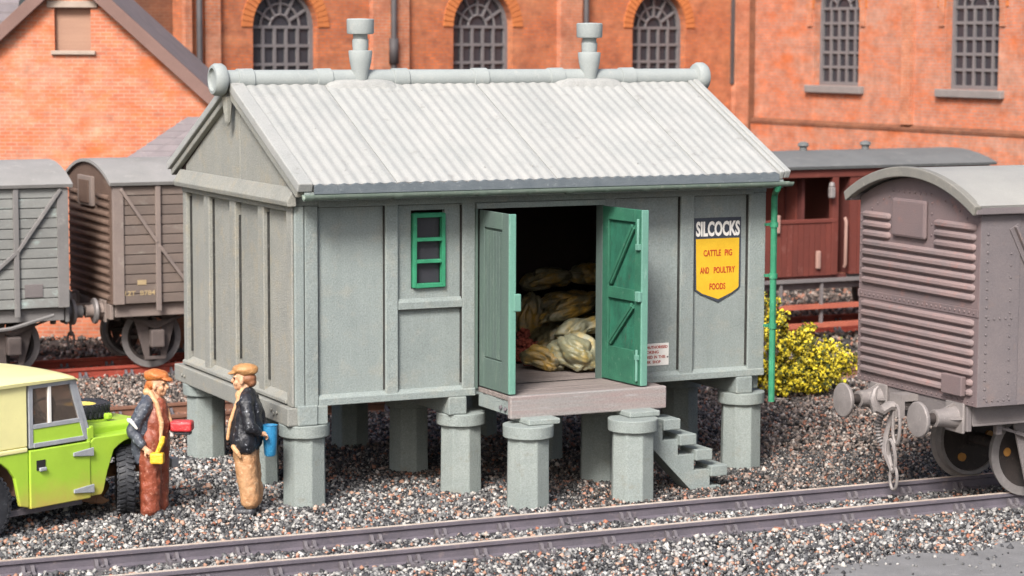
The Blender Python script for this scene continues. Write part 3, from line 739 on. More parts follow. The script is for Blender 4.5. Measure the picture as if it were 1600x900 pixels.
# sacks inside the doorway
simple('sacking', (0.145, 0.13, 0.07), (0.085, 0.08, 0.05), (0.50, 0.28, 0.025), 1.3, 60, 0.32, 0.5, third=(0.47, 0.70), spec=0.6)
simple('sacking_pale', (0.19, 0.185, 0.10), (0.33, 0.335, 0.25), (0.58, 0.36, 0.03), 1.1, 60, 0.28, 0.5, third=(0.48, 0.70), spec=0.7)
simple('red_feed', (0.30, 0.07, 0.04), (0.18, 0.04, 0.03), (0.48, 0.12, 0.06), 9, 40, 0.8, 0.6)
def sack(label, loc, size, rz, tilt, seed, mat):
    bm = bmesh.new(); bmesh.ops.create_icosphere(bm, subdivisions=5, radius=1.0)
    sx, sy, sz = size; off = Vector((seed * 3.1, seed * 1.7, seed * 0.9))
    for v in bm.verts:
        p = v.co.copy()
        q = Vector([math.copysign(abs(c) ** 0.78, c) for c in p])
        ends = max(0, abs(q.x) - 0.55) / 0.45
        q = Vector((q.x * sx, q.y * sy * (1 - 0.12 * ends), q.z * sz * (1 - 0.45 * ends)))
        q.z -= 0.30 * sz * (q.x / sx) ** 2                       # ends droop
        w = Vector((q.x * 1.6, q.y * 4.5, q.z * 4.5))
        fold = 1 - abs(mnoise.noise(w * 1.1 + off)); big = mnoise.noise(q * 3.2 + off)
        fine = 1 - abs(mnoise.noise(Vector((q.x * 5, q.y * 14, q.z * 14)) + off))
        q += p * (0.05 * big - 0.075 * fold ** 5 - 0.022 * fine ** 4)
        if q.z < -sz * 0.8: q.z = -sz * 0.8 + (q.z + sz * 0.8) * 0.2
        v.co = q
    for f in bm.faces: f.smooth = True
    me = bpy.data.meshes.new('feed_sack'); bm.to_mesh(me); bm.free()
    o = link('feed_sack', me, mat); o.location = loc; o.rotation_euler = (tilt[0], tilt[1], rz)
    return tag(o, label, 'sack', 'feed sacks heaped inside the doorway')
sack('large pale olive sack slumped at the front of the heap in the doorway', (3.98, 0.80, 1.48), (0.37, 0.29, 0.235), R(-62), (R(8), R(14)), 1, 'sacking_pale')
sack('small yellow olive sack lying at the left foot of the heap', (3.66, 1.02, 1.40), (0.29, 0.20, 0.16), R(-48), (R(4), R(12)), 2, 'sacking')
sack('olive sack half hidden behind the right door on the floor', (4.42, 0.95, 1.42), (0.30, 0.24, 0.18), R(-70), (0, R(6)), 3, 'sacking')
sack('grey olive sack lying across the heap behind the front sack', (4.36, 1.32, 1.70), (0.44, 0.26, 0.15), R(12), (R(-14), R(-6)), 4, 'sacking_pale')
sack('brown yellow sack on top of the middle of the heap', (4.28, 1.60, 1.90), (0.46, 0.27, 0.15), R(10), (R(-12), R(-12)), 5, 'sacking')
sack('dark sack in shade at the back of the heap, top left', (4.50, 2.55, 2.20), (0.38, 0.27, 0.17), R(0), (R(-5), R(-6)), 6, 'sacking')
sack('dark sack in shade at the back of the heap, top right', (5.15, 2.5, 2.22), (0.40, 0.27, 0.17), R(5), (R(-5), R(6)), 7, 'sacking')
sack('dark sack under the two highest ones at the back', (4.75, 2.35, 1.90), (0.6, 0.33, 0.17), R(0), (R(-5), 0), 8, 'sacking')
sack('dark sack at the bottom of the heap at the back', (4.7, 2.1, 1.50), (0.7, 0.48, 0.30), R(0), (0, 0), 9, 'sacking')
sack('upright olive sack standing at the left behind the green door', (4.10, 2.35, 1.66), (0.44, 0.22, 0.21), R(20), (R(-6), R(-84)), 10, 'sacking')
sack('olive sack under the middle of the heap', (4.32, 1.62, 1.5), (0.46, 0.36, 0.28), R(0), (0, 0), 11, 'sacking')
hp = np.column_stack([rng.normal(3.80, 0.13, 420), rng.normal(1.85, 0.16, 420), np.zeros(420)])
hp[:, 2] = 1.25 + np.clip(0.42 - 1.1 * np.hypot(hp[:, 0] - 3.80, hp[:, 1] - 1.85), 0, 1) * rng.random(420)
o = scatter('red_feed_heap', hp, rng.uniform(0.025, 0.05, 420), 'red_feed', 'heap of loose red brown feed beside the sacks inside the doorway')
o['category'] = 'feed heap'
# ---------------------------------------------------------------- goods vans
simple('van_bauxite', (0.18, 0.13, 0.128), (0.145, 0.115, 0.118), (0.235, 0.135, 0.12), 1.5, 50, 0.75, 0.35)
simple('van_rib', (0.245, 0.172, 0.163), (0.185, 0.15, 0.15), (0.28, 0.15, 0.132), 1.8, 50, 0.75, 0.35)
simple('van_bauxite_side', (0.175, 0.15, 0.15), (0.135, 0.12, 0.125), (0.20, 0.15, 0.135), 1.2, 50, 0.75, 0.35)
simple('van_roof', (0.31, 0.305, 0.28), (0.26, 0.255, 0.24), (0.25, 0.24, 0.22), 1.2, 60, 0.8, 0.3, third=(0.6, 0.8))
simple('van_roof_edge', (0.21, 0.20, 0.175), (0.17, 0.165, 0.15), (0.27, 0.25, 0.22), 3, 50, 0.8, 0.3)
simple('frame_grey', (0.185, 0.165, 0.16), (0.145, 0.13, 0.13), (0.23, 0.20, 0.185), 2.5, 50, 0.7, 0.35)
simple('frame_dark', (0.125, 0.10, 0.092), (0.09, 0.074, 0.07), (0.17, 0.13, 0.115), 2.5, 50, 0.75, 0.35)
simple('wheel_dark', (0.045, 0.036, 0.033), (0.03, 0.026, 0.025), (0.08, 0.06, 0.05), 4, 40, 0.55, 0.3)
simple('wheel_tyre', (0.27, 0.25, 0.245), (0.20, 0.185, 0.18), (0.33, 0.31, 0.3), 4, 40, 0.5, 0.2, metal=0.3)
simple('hook_metal', (0.28, 0.255, 0.245), (0.21, 0.19, 0.185), (0.35, 0.32, 0.3), 5, 50, 0.55, 0.3, metal=0.2)
simple('hose_rubber', (0.12, 0.115, 0.115), (0.085, 0.08, 0.08), (0.2, 0.19, 0.18), 6, 50, 0.6, 0.2)
simple('brass_boss', (0.46, 0.24, 0.06), (0.33, 0.16, 0.05), None, 6, 50, 0.5, 0.2)
simple('van_grey_plank', (0.265, 0.272, 0.258), (0.195, 0.197, 0.188), (0.36, 0.44, 0.41), 1.6, 40, 0.8, 0.3, stretch=(0.7, 1, 1), vary=0.14, third=(0.56, 0.72))
simple('van_grey', (0.20, 0.19, 0.185), (0.155, 0.15, 0.145), (0.26, 0.25, 0.235), 1.6, 40, 0.8, 0.3)
simple('van_grey_roof', (0.27, 0.26, 0.25), (0.22, 0.215, 0.205), (0.32, 0.31, 0.29), 1.5, 40, 0.85, 0.3)
simple('van_brown_plank', (0.20, 0.155, 0.13), (0.15, 0.12, 0.105), (0.25, 0.22, 0.19), 1.6, 40, 0.8, 0.3, stretch=(0.7, 1, 1), vary=0.14)
simple('van_brown', (0.24, 0.19, 0.165), (0.185, 0.15, 0.135), (0.29, 0.25, 0.22), 1.6, 40, 0.8, 0.3)
simple('van_brown_end', (0.14, 0.092, 0.07), (0.10, 0.065, 0.05), (0.2, 0.15, 0.12), 2.0, 40, 0.8, 0.3)
simple('letter_cream', (0.42, 0.32, 0.18), (0.32, 0.24, 0.14), None, 6, 40, 0.7, 0.1)

def arch(w, zc, ze, n=18):
    """points over a roof arc from -w to +w, crown zc, springing ze"""
    h = zc - ze; r = (w * w + h * h) / (2 * h); a = math.asin(min(1, w / r)) if h < w else PI / 2
    return [(r * math.sin(-a + 2 * a * k / n), zc - r + r * math.cos(-a + 2 * a * k / n)) for k in range(n + 1)]
def curved_roof(name, mat, parent, x0, x1, w, zc, ze, th=0.05):
    top = arch(w, zc, ze); bot = arch(w - 0.02, zc - th, ze - th)
    m = MB(); m.prism(top + bot[::-1], 'x', x0, x1)
    o = m.build(name, mat, parent)
    for i, p in enumerate(o.data.polygons): p.use_smooth = len(p.vertices) == 4 and abs(p.normal.x) < 0.5
    return o
def end_panel(m, x0, x1, w, z0, zc, ze):
    m.prism([(-w, z0)] + arch(w, zc, ze) + [(w, z0)], 'x', x0, x1)
def wheel_mesh(spokes):
    d = MB(); M = Matrix.Rotation(R(90), 4, 'X')
    if spokes:
        d.lathe([(0.36, -0.05), (0.40, -0.055), (0.40, 0.055), (0.36, 0.05), (0.33, 0.0)], 32, M, close=True)
        d.cyl((0, -0.08, 0), (0, 0.08, 0), 0.10, n=14)
        for k in range(8):
            t = 2 * PI * k / 8; d.bar((0.08 * math.cos(t), 0, 0.08 * math.sin(t)), (0.37 * math.cos(t), 0, 0.37 * math.sin(t)), 0.05, 0.05, (0, 1, 0))
    else:
        d.lathe([(0.10, -0.03), (0.25, -0.018), (0.40, -0.03), (0.40, 0.045), (0.25, 0.02), (0.10, 0.03)], 32, M, close=False)
        d.cyl((0, -0.09, 0), (0, 0.09, 0), 0.10, n=16)
    disc = d.mesh('wheel')
    t = MB().lathe([(0.402, -0.06), (0.445, -0.063), (0.455, 0.035), (0.50, 0.05), (0.50, 0.07), (0.402, 0.07)], 40, M, close=True).mesh('tyre')
    return disc, t
W_DISC = wheel_mesh(False); W_SPOKE = wheel_mesh(True)
def wheelset(parent, x, gauge, kind, zc=0.62, s=1.0, bosses=True):
    dm, tm = kind
    ax = MB().cyl((x, -gauge / 2 - 0.25, zc), (x, gauge / 2 + 0.25, zc), 0.075, n=14).build('axle', 'wheel_dark', parent)
    for sg_ in (-1, 1):
        w = link('wheel', dm, 'wheel_dark', parent); w.location = (x, sg_ * gauge / 2, zc); w.scale = (s, 1, s)
        w.rotation_euler = (0, 0, 0 if sg_ < 0 else PI)
        link('tyre', tm, 'wheel_tyre', w)
        if bosses:
            for k in range(3):
                t = 2 * PI * k / 3 + 1.0; c = Vector((0.26 * math.cos(t), 0, 0.26 * math.sin(t)))
                MB().cyl(c + Vector((0, -0.034, 0)), c + Vector((0, 0.05, 0)), 0.05, n=14).build('boss', 'brass_boss', w)
def axle_guard(parent, x, y, s, mat):
    m = MB()
    for q in (-1, 1):
        m.prism([(x + q * 0.12, 1.12), (x + q * 0.42, 1.12), (x + q * 0.36, 1.0), (x + q * 0.17, 0.3), (x + q * 0.09, 0.3)], 'y', y - 0.015, y + 0.015)
    m.box(x - 0.17, x + 0.17, y - 0.02, y + 0.02, 0.28, 0.33)
    g = m.build('axle_guard', mat, parent, 0.006)
    MB().box(x - 0.11, x + 0.11, y + (0.0 if s > 0 else -0.17), y + (0.17 if s > 0 else 0), 0.48, 0.76).build('axle_box', mat, g, 0.025)
    for k in range(4):
        L = 0.62 - 0.13 * k; zz = 0.785 + 0.032 * (3 - k)
        pts = [(x + L * u, y + s * 0.06, zz + 0.13 * u * u) for u in np.linspace(-1, 1, 9)]
        MB().tube(pts, 0.018, 4, False).build('spring_leaf', mat, g)
    for q in (-1, 1): MB().box(x + q * 0.62 - 0.04, x + q * 0.62 + 0.04, y + s * 0.03, y + s * 0.10, 0.92, 1.12).build('spring_shoe', mat, g, 0.01)
def buffer(parent, x, y, z, d, mat, head='hook_metal'):
    """d = -1 points towards -x"""
    M = Matrix.Translation((x, y, z)) @ Matrix.Rotation(R(90) * d, 4, 'Y')
    b = MB().lathe([(0.16, 0.0), (0.16, 0.03), (0.125, 0.035), (0.115, 0.1), (0.095, 0.24), (0.10, 0.30), (0.085, 0.305)], 20, M).build('buffer', mat, parent)
    MB().box(-0.17, 0.17, -0.17, 0.17, 0.0, 0.035, M).build('base_plate', mat, b, 0.012)
    for k in range(4):
        t = k * PI / 2
        MB().prism([(0.10, 0.03), (0.165, 0.03), (0.105, 0.17)], 'y', -0.012, 0.012).build('rib', mat, b).matrix_local = M @ Matrix.Rotation(t, 4, 'Z')
    MB().lathe([(0.06, 0.30), (0.06, 0.46), (0.05, 0.47)], 16, M).build('spindle', 'wheel_dark', b)
    MB().lathe([(0.06, 0.455), (0.19, 0.475), (0.2, 0.49), (0.2, 0.515), (0.19, 0.525), (0.10, 0.535), (0.02, 0.538)], 28, M).build('head', head, b)
def rivet(m, p, n, r=0.014):
    p = Vector(p); n = Vector(n); m.cyl(p, p + n * r * 0.55, r, r * 0.55, n=6, smooth=True)

# ---- near van on the right: steel van with a corrugated end
v = thing('goods_van', 'weathered brown grey steel goods van with ribbed end on the nearest track', 'goods van', (6.47, -2.755, 0), math.atan(-0.0305))
BZ, WV, ZE, ZC = 1.30, 1.195, 3.47, 3.80
LV = 5.6
m = MB(); end_panel(m, 0.0, 0.06, WV, BZ, ZC - 0.05, ZE); endp = m.build('end_panel', 'van_bauxite', v, 0.01)
for s in (-1, 1): MB().box(0.06, LV, s * WV - (0.05 if s > 0 else 0), s * WV + (0 if s > 0 else 0.05), BZ, ZE - 0.02).build('side_panel', 'van_bauxite_side', v, 0.008)
m = MB(); end_panel(m, LV, LV + 0.05, WV, BZ, ZC - 0.05, ZE); m.build('end_panel', 'van_bauxite', v)
curved_roof('roof', 'van_roof', v, -0.10, LV + 0.1, WV + 0.11, ZC + 0.06, ZE + 0.05, 0.05)
rim = MB(); t_ = arch(WV + 0.115, ZC + 0.075, ZE + 0.045); b_ = arch(WV + 0.075, ZC - 0.04, ZE - 0.06)
rim.prism(t_ + b_[::-1], 'x', -0.165, -0.07); rim.build('roof_rim', 'van_roof_edge', v, 0.012)
MB().box(-0.13, LV + 0.1, -WV - 0.10, -WV - 0.005, ZE - 0.05, ZE + 0.05).build('rain_strip', 'van_bauxite_side', v, 0.012)
MB().box(-0.13, LV + 0.1, WV + 0.005, WV + 0.10, ZE - 0.05, ZE + 0.05).build('rain_strip', 'van_bauxite_side', v, 0.012)
pts = arch(WV + 0.05, ZC + 0.088, ZE + 0.1); 
for ya in (-0.66,):
    MB().tube([(x, ya, ZC - 0.055) for x in (-0.09, LV)], 0.02, 6).build('roof_seam', 'van_roof', v)
def rib(y0, y1, z):
    m = MB(); n = 6
    pr = [(-0.043, 0), (-0.036, 0.028), (-0.017, 0.045), (0.017, 0.045), (0.036, 0.028), (0.043, 0)]
    vs = []
    ys = [y0, y0 + 0.02, y0 + 0.05, y1 - 0.05, y1 - 0.02, y1]; sc = [0.1, 0.65, 1, 1, 0.65, 0.1]
    for y, s in zip(ys, sc):
        for zz, d in pr: vs.append((-d * s, y, z + zz * (0.4 + 0.6 * s)))
    fs = [(i * n + k, i * n + k + 1, (i + 1) * n + k + 1, (i + 1) * n + k) for i in range(5) for k in range(5)]
    m.add(vs, fs, True); m.build('corrugation', 'van_rib', endp)
for k in range(3):
    rib(0.54, 1.12, 3.265 - k * 0.11); rib(-1.12, -0.33, 3.265 - k * 0.11)
for k in range(5): rib(-1.12, 1.12, 2.935 - k * 0.11)
for k in range(8):
    z = 2.217 - k * 0.1095
    if k < 6: rib(-1.12, 1.12, z)
    else: rib(-0.62, 1.12, z); rib(-1.12, -1.0, z)
# blanked vent and small plate on the end
MB().box(-0.06, 0.0, -0.21, 0.46, 3.06, 3.50).build('vent_cover', 'van_bauxite', endp, 0.03)
MB().box(-0.075, 0.0, -1.0, -0.62, 1.40, 1.62).build('label_plate', 'van_bauxite', endp, 0.012)
rv = MB()
MB().box(-0.012, 0.0, -WV, WV, 2.29, 2.375).build('lap_strip', 'van_bauxite', endp, 0.004)
for k in range(26): rivet(rv, (-0.012, -1.12 + 2.24 * k / 25, 2.333), (-1, 0, 0), 0.018)
for k in range(24): rivet(rv, (0, -1.12 + 2.24 * k / 23, 1.345), (-1, 0, 0), 0.016)
for k in range(8): rivet(rv, (0, -0.25 + 0.75 * k / 7, 3.575), (-1, 0, 0), 0.016)
for k in range(4):
    for y in (-0.27, 0.52): rivet(rv, (0, y, 3.12 + k * 0.12), (-1, 0, 0), 0.016)
for k in range(4):
    rivet(rv, (0, 0.58 + 0.12 * k, 3.50 - 0.03 * k - 0.008 * k * k), (-1, 0, 0), 0.016)
    rivet(rv, (0, -0.52 - 0.14 * k, 3.52 - 0.03 * k - 0.008 * k * k), (-1, 0, 0), 0.016)
for k in range(22): rivet(rv, (0, 1.165, 1.38 + k * 0.09), (-1, 0, 0), 0.014)
tag(rv.build('rivets', 'van_bauxite', endp), None, None, kind='stuff')
# right side: corner plate, diagonal strap, rivets
cp = MB().box(0.0, 0.52, -WV - 0.012, -WV - 0.0005, BZ + 0.005, ZE - 0.06).build('corner_plate', 'van_bauxite_side', v, 0.004)
rv = MB()
for k in range(19): rivet(rv, (0.09, -WV - 0.012, 1.4 + k * 0.1), (0, -1, 0), 0.018)
for k in range(13): rivet(rv, (0.40, -WV - 0.012, 1.42 + k * 0.13), (0, -1, 0), 0.016)
for k in range(5): rivet(rv, (0.12 + k * 0.075, -WV - 0.012, 1.37), (0, -1, 0), 0.017); rivet(rv, (0.12 + k * 0.075, -WV - 0.012, 2.27), (0, -1, 0), 0.017)
tag(rv.build('rivets', 'van_bauxite_side', cp), None, None, kind='stuff')
MB().bar((0.42, -WV - 0.014, 3.28), (1.45, -WV - 0.014, 1.35), 0.028, 0.13, (0, 1, 0)).build('diagonal_strap', 'van_bauxite_side', v, 0.006)
MB().bar((0.42, -WV - 0.02, 3.28), (1.45, -WV - 0.02, 1.35), 0.13, 0.02, (0, 1, 0)).build('diagonal_strap', 'van_bauxite_side', v, 0.004)
for x in (1.5, 2.9, 4.2): MB().box(x, x + 0.1, -WV - 0.03, -WV, BZ, ZE - 0.06).build('stanchion', 'van_bauxite_side', v, 0.006)
# underframe
for y in (-0.97, 0.97): MB().box(0.09, LV - 0.04, y - 0.03, y + 0.03, 1.06, 1.297).box(0.09, LV - 0.04, y - 0.055, y + 0.055, 1.06, 1.085).build('solebar', 'frame_grey', v, 0.006)
hs = MB().box(0.02, 0.085, -1.0, 1.0, 1.0, 1.297).build('headstock', 'frame_grey', v, 0.01)
MB().box(LV - 0.03, LV + 0.03, -1.0, 1.0, 1.0, 1.297).build('headstock', 'frame_grey', v, 0.01)
buffer(v, 0.02, 0.72, 1.145, -1, 'hook_metal'); buffer(v, 0.02, -0.80, 1.145, -1, 'hook_metal')
for x in (1.15, LV - 1.15):
    wheelset(v, x, 1.065, W_DISC, zc=0.635)
    axle_guard(v, x, -0.80, -1, 'frame_grey'); axle_guard(v, x, 0.80, 1, 'frame_grey')
# draw hook with hanging links and vacuum hose
hk = MB()
hk.tube([(0.02, 0.0, 1.14), (-0.10, 0.0, 1.14), (-0.2, 0.02, 1.15), (-0.27, 0.03, 1.11), (-0.33, 0.03, 1.13), (-0.365, 0.03, 1.22), (-0.345, 0.03, 1.30), (-0.31, 0.03, 1.335)], [0.04, 0.04, 0.045, 0.048, 0.045, 0.035, 0.024, 0.01], 8)
hk.box(-0.16, 0.02, -0.09, 0.07, 1.20, 1.26)
hk.box(-0.16, -0.12, -0.09, 0.07, 1.05, 1.20)
hook = hk.build('draw_hook', 'hook_metal', v)
hook.scale = (1.3, 1.45, 1.25); hook.location = (0.0, 0.08, -0.285)
def link_loop(pts, r, name='coupling_link'): MB().tube(pts, r, 7, closed=True).build(name, 'hook_metal', hook)
def oval(cx, cy, z0, z1, w, tilt=0.0, n=16):
    return [(cx + tilt * ((z0 + z1) / 2 - (z0 + z1) / 2 - (z1 - z0) / 2 * math.sin(2 * PI * k / n)), cy + w * math.cos(2 * PI * k / n), (z0 + z1) / 2 + (z1 - z0) / 2 * math.sin(2 * PI * k / n)) for k in range(n)]
link_loop(oval(-0.16, -0.03, 0.80, 1.16, 0.05), 0.015)
link_loop(oval(-0.18, 0.0, 0.54, 0.84, 0.05, 0.1), 0.017)
link_loop(oval(-0.17, -0.02, 0.38, 0.6, 0.05), 0.014)
MB().tube([(-0.15, 0.06, 1.05), (-0.16, 0.11, 0.85), (-0.17, 0.09, 0.72), (-0.17, 0.0, 0.55)], [0.02, 0.025, 0.045, 0.02], 7).build('coupling_screw', 'hook_metal', hook)
hose_pts = [(-0.08, 0.30, 1.12), (-0.2, 0.32, 1.05), (-0.26, 0.33, 0.92), (-0.26, 0.31, 0.76), (-0.22, 0.25, 0.62), (-0.16, 0.18, 0.55)]
ho = MB().tube(hose_pts, 0.034, 8).build('vacuum_hose', 'hose_rubber', v)
for k in range(22):
    u = k / 21 * (len(hose_pts) - 1); i = min(int(u), len(hose_pts) - 2); f_ = u - i
    p = Vector(hose_pts[i]).lerp(Vector(hose_pts[i + 1]), f_); d = (Vector(hose_pts[i + 1]) - Vector(hose_pts[i])).normalized() * 0.008
    MB().cyl(p - d, p + d, 0.047, n=10).build('hose_coil', 'hook_metal', ho)

# ---- planked vans on the back track
def planked_van(label, x0, L, pm, fm, em, roofm, diag, corrugated_end, wheels=W_SPOKE, lettering=False):
    v = thing('goods_van', label, 'goods van', (x0, 11.4, 0), 0, 'goods vans on the back track')
    W_, BZ_, ZE_, ZC_ = 1.2, 1.21, 3.05, 3.36
    body = MB()
    body.prism([(-W_ + 0.05, BZ_)] + arch(W_ - 0.05, ZC_ - 0.04, ZE_) + [(W_ - 0.05, BZ_)], 'x', 0.04, L - 0.04)
    bd = body.build('body', fm, v)
    n = 12; ph = (ZE_ - BZ_ - 0.03) / n
    for k in range(n):
        MB().box(0.05, L - 0.05, -W_ - 0.0, -W_ + 0.048, BZ_ + k * ph + 0.006, BZ_ + (k + 1) * ph - 0.006).build('plank', pm, v, 0.008)
        MB().box(0.05, L - 0.05, W_ - 0.048, W_, BZ_ + k * ph + 0.006, BZ_ + (k + 1) * ph - 0.006).build('plank', pm, v, 0)
    curved_roof('roof', roofm, v, -0.06, L + 0.06, W_ + 0.09, ZC_ + 0.03, ZE_ + 0.03, 0.05)
    for x in (0.0, L - 0.17): MB().box(x, x + 0.17, -W_ - 0.03, -W_ + 0.05, BZ_, ZE_ - 0.03).build('corner_plate', fm, v, 0.008)
    for x in diag['posts']: MB().box(x - 0.04, x + 0.04, -W_ - 0.05, -W_ - 0.001, BZ_ - 0.12, ZE_ - 0.03).build('stanchion', fm, v, 0.008)
    for a, b in diag['straps']: MB().bar((a[0], -W_ - 0.03, a[1]), (b[0], -W_ - 0.03, b[1]), 0.05, 0.06, (0, 1, 0)).build('diagonal_strap', fm, v, 0.006)
    MB().box(0.05, L - 0.05, -W_ + 0.1, -W_ + 0.18, 1.0, BZ_ - 0.01).build('solebar', fm, v, 0.01)
    MB().box(0.05, L - 0.05, W_ - 0.18, W_ - 0.1, 1.0, BZ_ - 0.01).build('solebar', fm, v, 0.01)
    for x, d in ((0.0, -1), (L, 1)):
        MB().box(x - 0.03, x + 0.03, -1.1, 1.1, 0.97, BZ_ - 0.012).build('headstock', fm, v, 0.01)
        for y in (-0.75, 0.75): buffer(v, x + 0.02 * d, y, 1.08, d, fm, 'wheel_tyre')
        MB().box(min(x, x + 0.3 * d), max(x, x + 0.3 * d), -0.03, 0.03, 1.03, 1.12).build('draw_hook', fm, v, 0.01)
    if corrugated_end:
        for k in range(13):
            z = 1.30 + k * 0.128
            if z > 2.6: MB().cyl((-0.005, -1.08, z), (-0.005, -0.45, z), 0.042, n=8).build('corrugation', em, v); MB().cyl((-0.005, 0.62, z), (-0.005, 1.08, z), 0.042, n=8).build('corrugation', em, v)
            else: MB().cyl((-0.005, -1.08, z), (-0.005, 1.08, z), 0.042, n=8).build('corrugation', em, v)
        MB().prism([(-W_ + 0.03, BZ_)] + arch(W_ - 0.03, ZC_ - 0.02, ZE_) + [(W_ - 0.03, BZ_)], 'x', -0.01, 0.035).build('end_panel', em, v)
        MB().box(-0.07, -0.01, -0.32, 0.45, 2.66, 3.12).build('vent_frame', fm, v, 0.01)
        MB().box(-0.09, -0.07, -0.2, 0.33, 2.70, 3.06).build('vent_cover', em, v, 0.01)
    else:
        for k in range(12): MB().box(L - 0.04, L, -1.12, 1.12, BZ_ + k * ph + 0.006, BZ_ + (k + 1) * ph - 0.006).build('end_plank', pm, v, 0)
    for x in (0.78, L - 0.78):
        wheelset(v, x, 1.06, wheels, 0.61, 0.96, False)
        axle_guard(v, x, -0.78, -1, 'frame_dark'); axle_guard(v, x, 0.78, 1, 'frame_dark')
    if lettering:
        MB().box(0.38, 0.52, -W_ - 0.008, -W_ - 0.0005, 1.50, 1.575).build('label_plate', 'letter_cream', v)
        text_obj('12T  B784', 'lettering', 'letter_cream', v, 0.42, 1.375, 0.48, 0.075, -W_ - 0.001, bold=0.03)
    else:
        MB().box(L - 0.68, L - 0.4, -W_ - 0.012, -W_ - 0.0005, 1.38, 1.58).build('label_plate', 'frame_grey', v, 0.006)
    MB().tube([(L * 0.5, -W_ - 0.02, 0.82), (L - 0.9, -W_ - 0.03, 0.93), (L - 0.25, -W_ - 0.04, 1.1)], 0.03, 6).build('brake_lever', fm, v)
    return v
LA = 4.6
planked_van('pale grey planked goods van at the left edge on the back track', 0.285 - LA, LA, 'van_grey_plank', 'van_grey', 'van_grey', 'van_grey_roof',
            dict(posts=[LA - 0.80, LA - 1.9, LA - 3.7], straps=[((LA - 0.12, 3.0), (LA - 0.78, 2.08)), ((LA - 0.82, 2.05), (LA - 1.7, 1.3))]), False)
MB_van_b = planked_van('brown planked goods van with dark ribbed end just left of the hut', 0.975, 4.7, 'van_brown_plank', 'van_brown', 'van_brown_end', 'van_grey_roof',
            dict(posts=[0.71, 2.0, 2.9, 4.0], straps=[((0.12, 2.98), (0.69, 2.15)), ((0.72, 2.1), (1.35, 1.25))]), True, lettering=True)
# coupling chain hanging between the two vans
ch = thing('coupling_chain', 'three iron links hanging between the two goods vans at the back', 'chain', (0.62, 11.35, 0.5))
for k in range(3):
    z = 0.44 - k * 0.19; w = 0.055
    pts = [(w * math.cos(t) * (1 if k % 2 == 0 else 0.25), w * math.cos(t) * (0.25 if k % 2 == 0 else 1), z + 0.125 * math.sin(t)) for t in np.linspace(0, 2 * PI, 15)[:-1]]
    MB().tube(pts, 0.02, 6, closed=True).build('chain_link', 'hook_metal', ch)

# ---- red brake van
simple('brake_red', (0.155, 0.038, 0.027), (0.12, 0.032, 0.024), (0.20, 0.075, 0.06), 1.8, 40, 0.7, 0.3, vary=0.1)
simple('brake_red_dark', (0.12, 0.034, 0.028), (0.09, 0.027, 0.023), None, 1.8, 40, 0.7, 0.3)
simple('brake_roof', (0.145, 0.15, 0.15), (0.115, 0.12, 0.12), (0.18, 0.18, 0.175), 1.5, 40, 0.85, 0.3)
simple('rod_red', (0.42, 0.12, 0.07), (0.33, 0.09, 0.06), None, 3, 40, 0.7, 0.2)
simple('handrail_pink', (0.36, 0.22, 0.18), (0.28, 0.17, 0.14), None, 3, 40, 0.6, 0.2)
bv = thing('brake_van', 'red brown brake van with open veranda and grey roof behind the near van', 'brake van', (11.3, 11.4, 0))
LB = 6.15; W_ = 1.2
curved_roof('roof', 'brake_roof', bv, -0.15 + 0.6, LB + 0.1, W_ + 0.1, 3.27, 3.06, 0.05)
for px, pz in ((2.9, 3.24), (4.25, 3.24)):
    MB().lathe([(0.07, 0), (0.07, 0.10), (0.11, 0.12), (0.09, 0.17), (0.03, 0.19)], 12, Matrix.Translation((px, 0, pz))).build('roof_vent', 'brake_roof', bv)
# cabin body beyond the veranda, boards on the side
MB().box(3.12, LB - 0.1, -W_ + 0.04, W_ - 0.04, 1.13, 3.05).build('cabin', 'brake_red_dark', bv)
for k in range(18):
    x = 3.12 + k * 0.165
    MB().box(x, x + 0.156, -W_, -W_ + 0.039, 1.13, 3.0).build('board', 'brake_red', bv)
MB().box(0.5, LB, -W_ - 0.02, -W_ + 0.06, 2.86, 3.06).build('cant_rail', 'brake_red', bv, 0.01)
MB().box(0.5, LB, W_ - 0.06, W_ + 0.02, 2.86, 3.06).build('cant_rail', 'brake_red', bv, 0.01)
for k in range(20):
    x = 0.55 + k * 0.115
    MB().box(x, x + 0.108, -W_, -W_ + 0.04, 1.13, 2.06).build('board', 'brake_red', bv)
MB().box(0.55, 2.86, -W_ - 0.02, -W_ + 0.05, 2.06, 2.13).build('top_rail', 'brake_red', bv, 0.01)
for x in (0.55, 2.74): MB().box(x, x + 0.13, -W_ - 0.015, -W_ + 0.1, 1.13, 2.87).build('post', 'brake_red', bv, 0.01)
MB().box(0.5, 0.56, -W_, W_, 1.13, 2.06).build('veranda_end', 'brake_red', bv)
for y in (-0.5, 0.35): MB().box(0.5, 0.6, y, y + 0.1, 2.06, 2.95).build('post', 'brake_red', bv)
MB().box(0.5, 3.1, -W_ + 0.05, W_ - 0.05, 1.05, 1.13).build('veranda_floor', 'brake_red_dark', bv)
MB().box(2.3, 2.36, -0.9, 1.14, 1.14, 3.0).build('cabin_end', 'brake_red_dark', bv)
for y in (-0.75, -0.35, 0.05, 0.45): MB().box(2.27, 2.3, y, y + 0.3, 1.2, 2.9).build('end_board', 'brake_red', bv)
MB().tube([(2.98, -W_ - 0.05, 2.14), (2.98, -W_ - 0.09, 2.08), (2.98, -W_ - 0.09, 1.32), (2.98, -W_ - 0.05, 1.27)], 0.03, 8).build('handrail', 'handrail_pink', bv)
lm = MB().box(-0.05, 0.05, -0.05, 0.05, 0, 0.2).cyl((0, 0, 0.2), (0, 0, 0.28), 0.06, 0.04, n=10).build('side_lamp', 'hook_metal', bv, 0.02); lm.location = (2.66, -W_ - 0.1, 2.5)
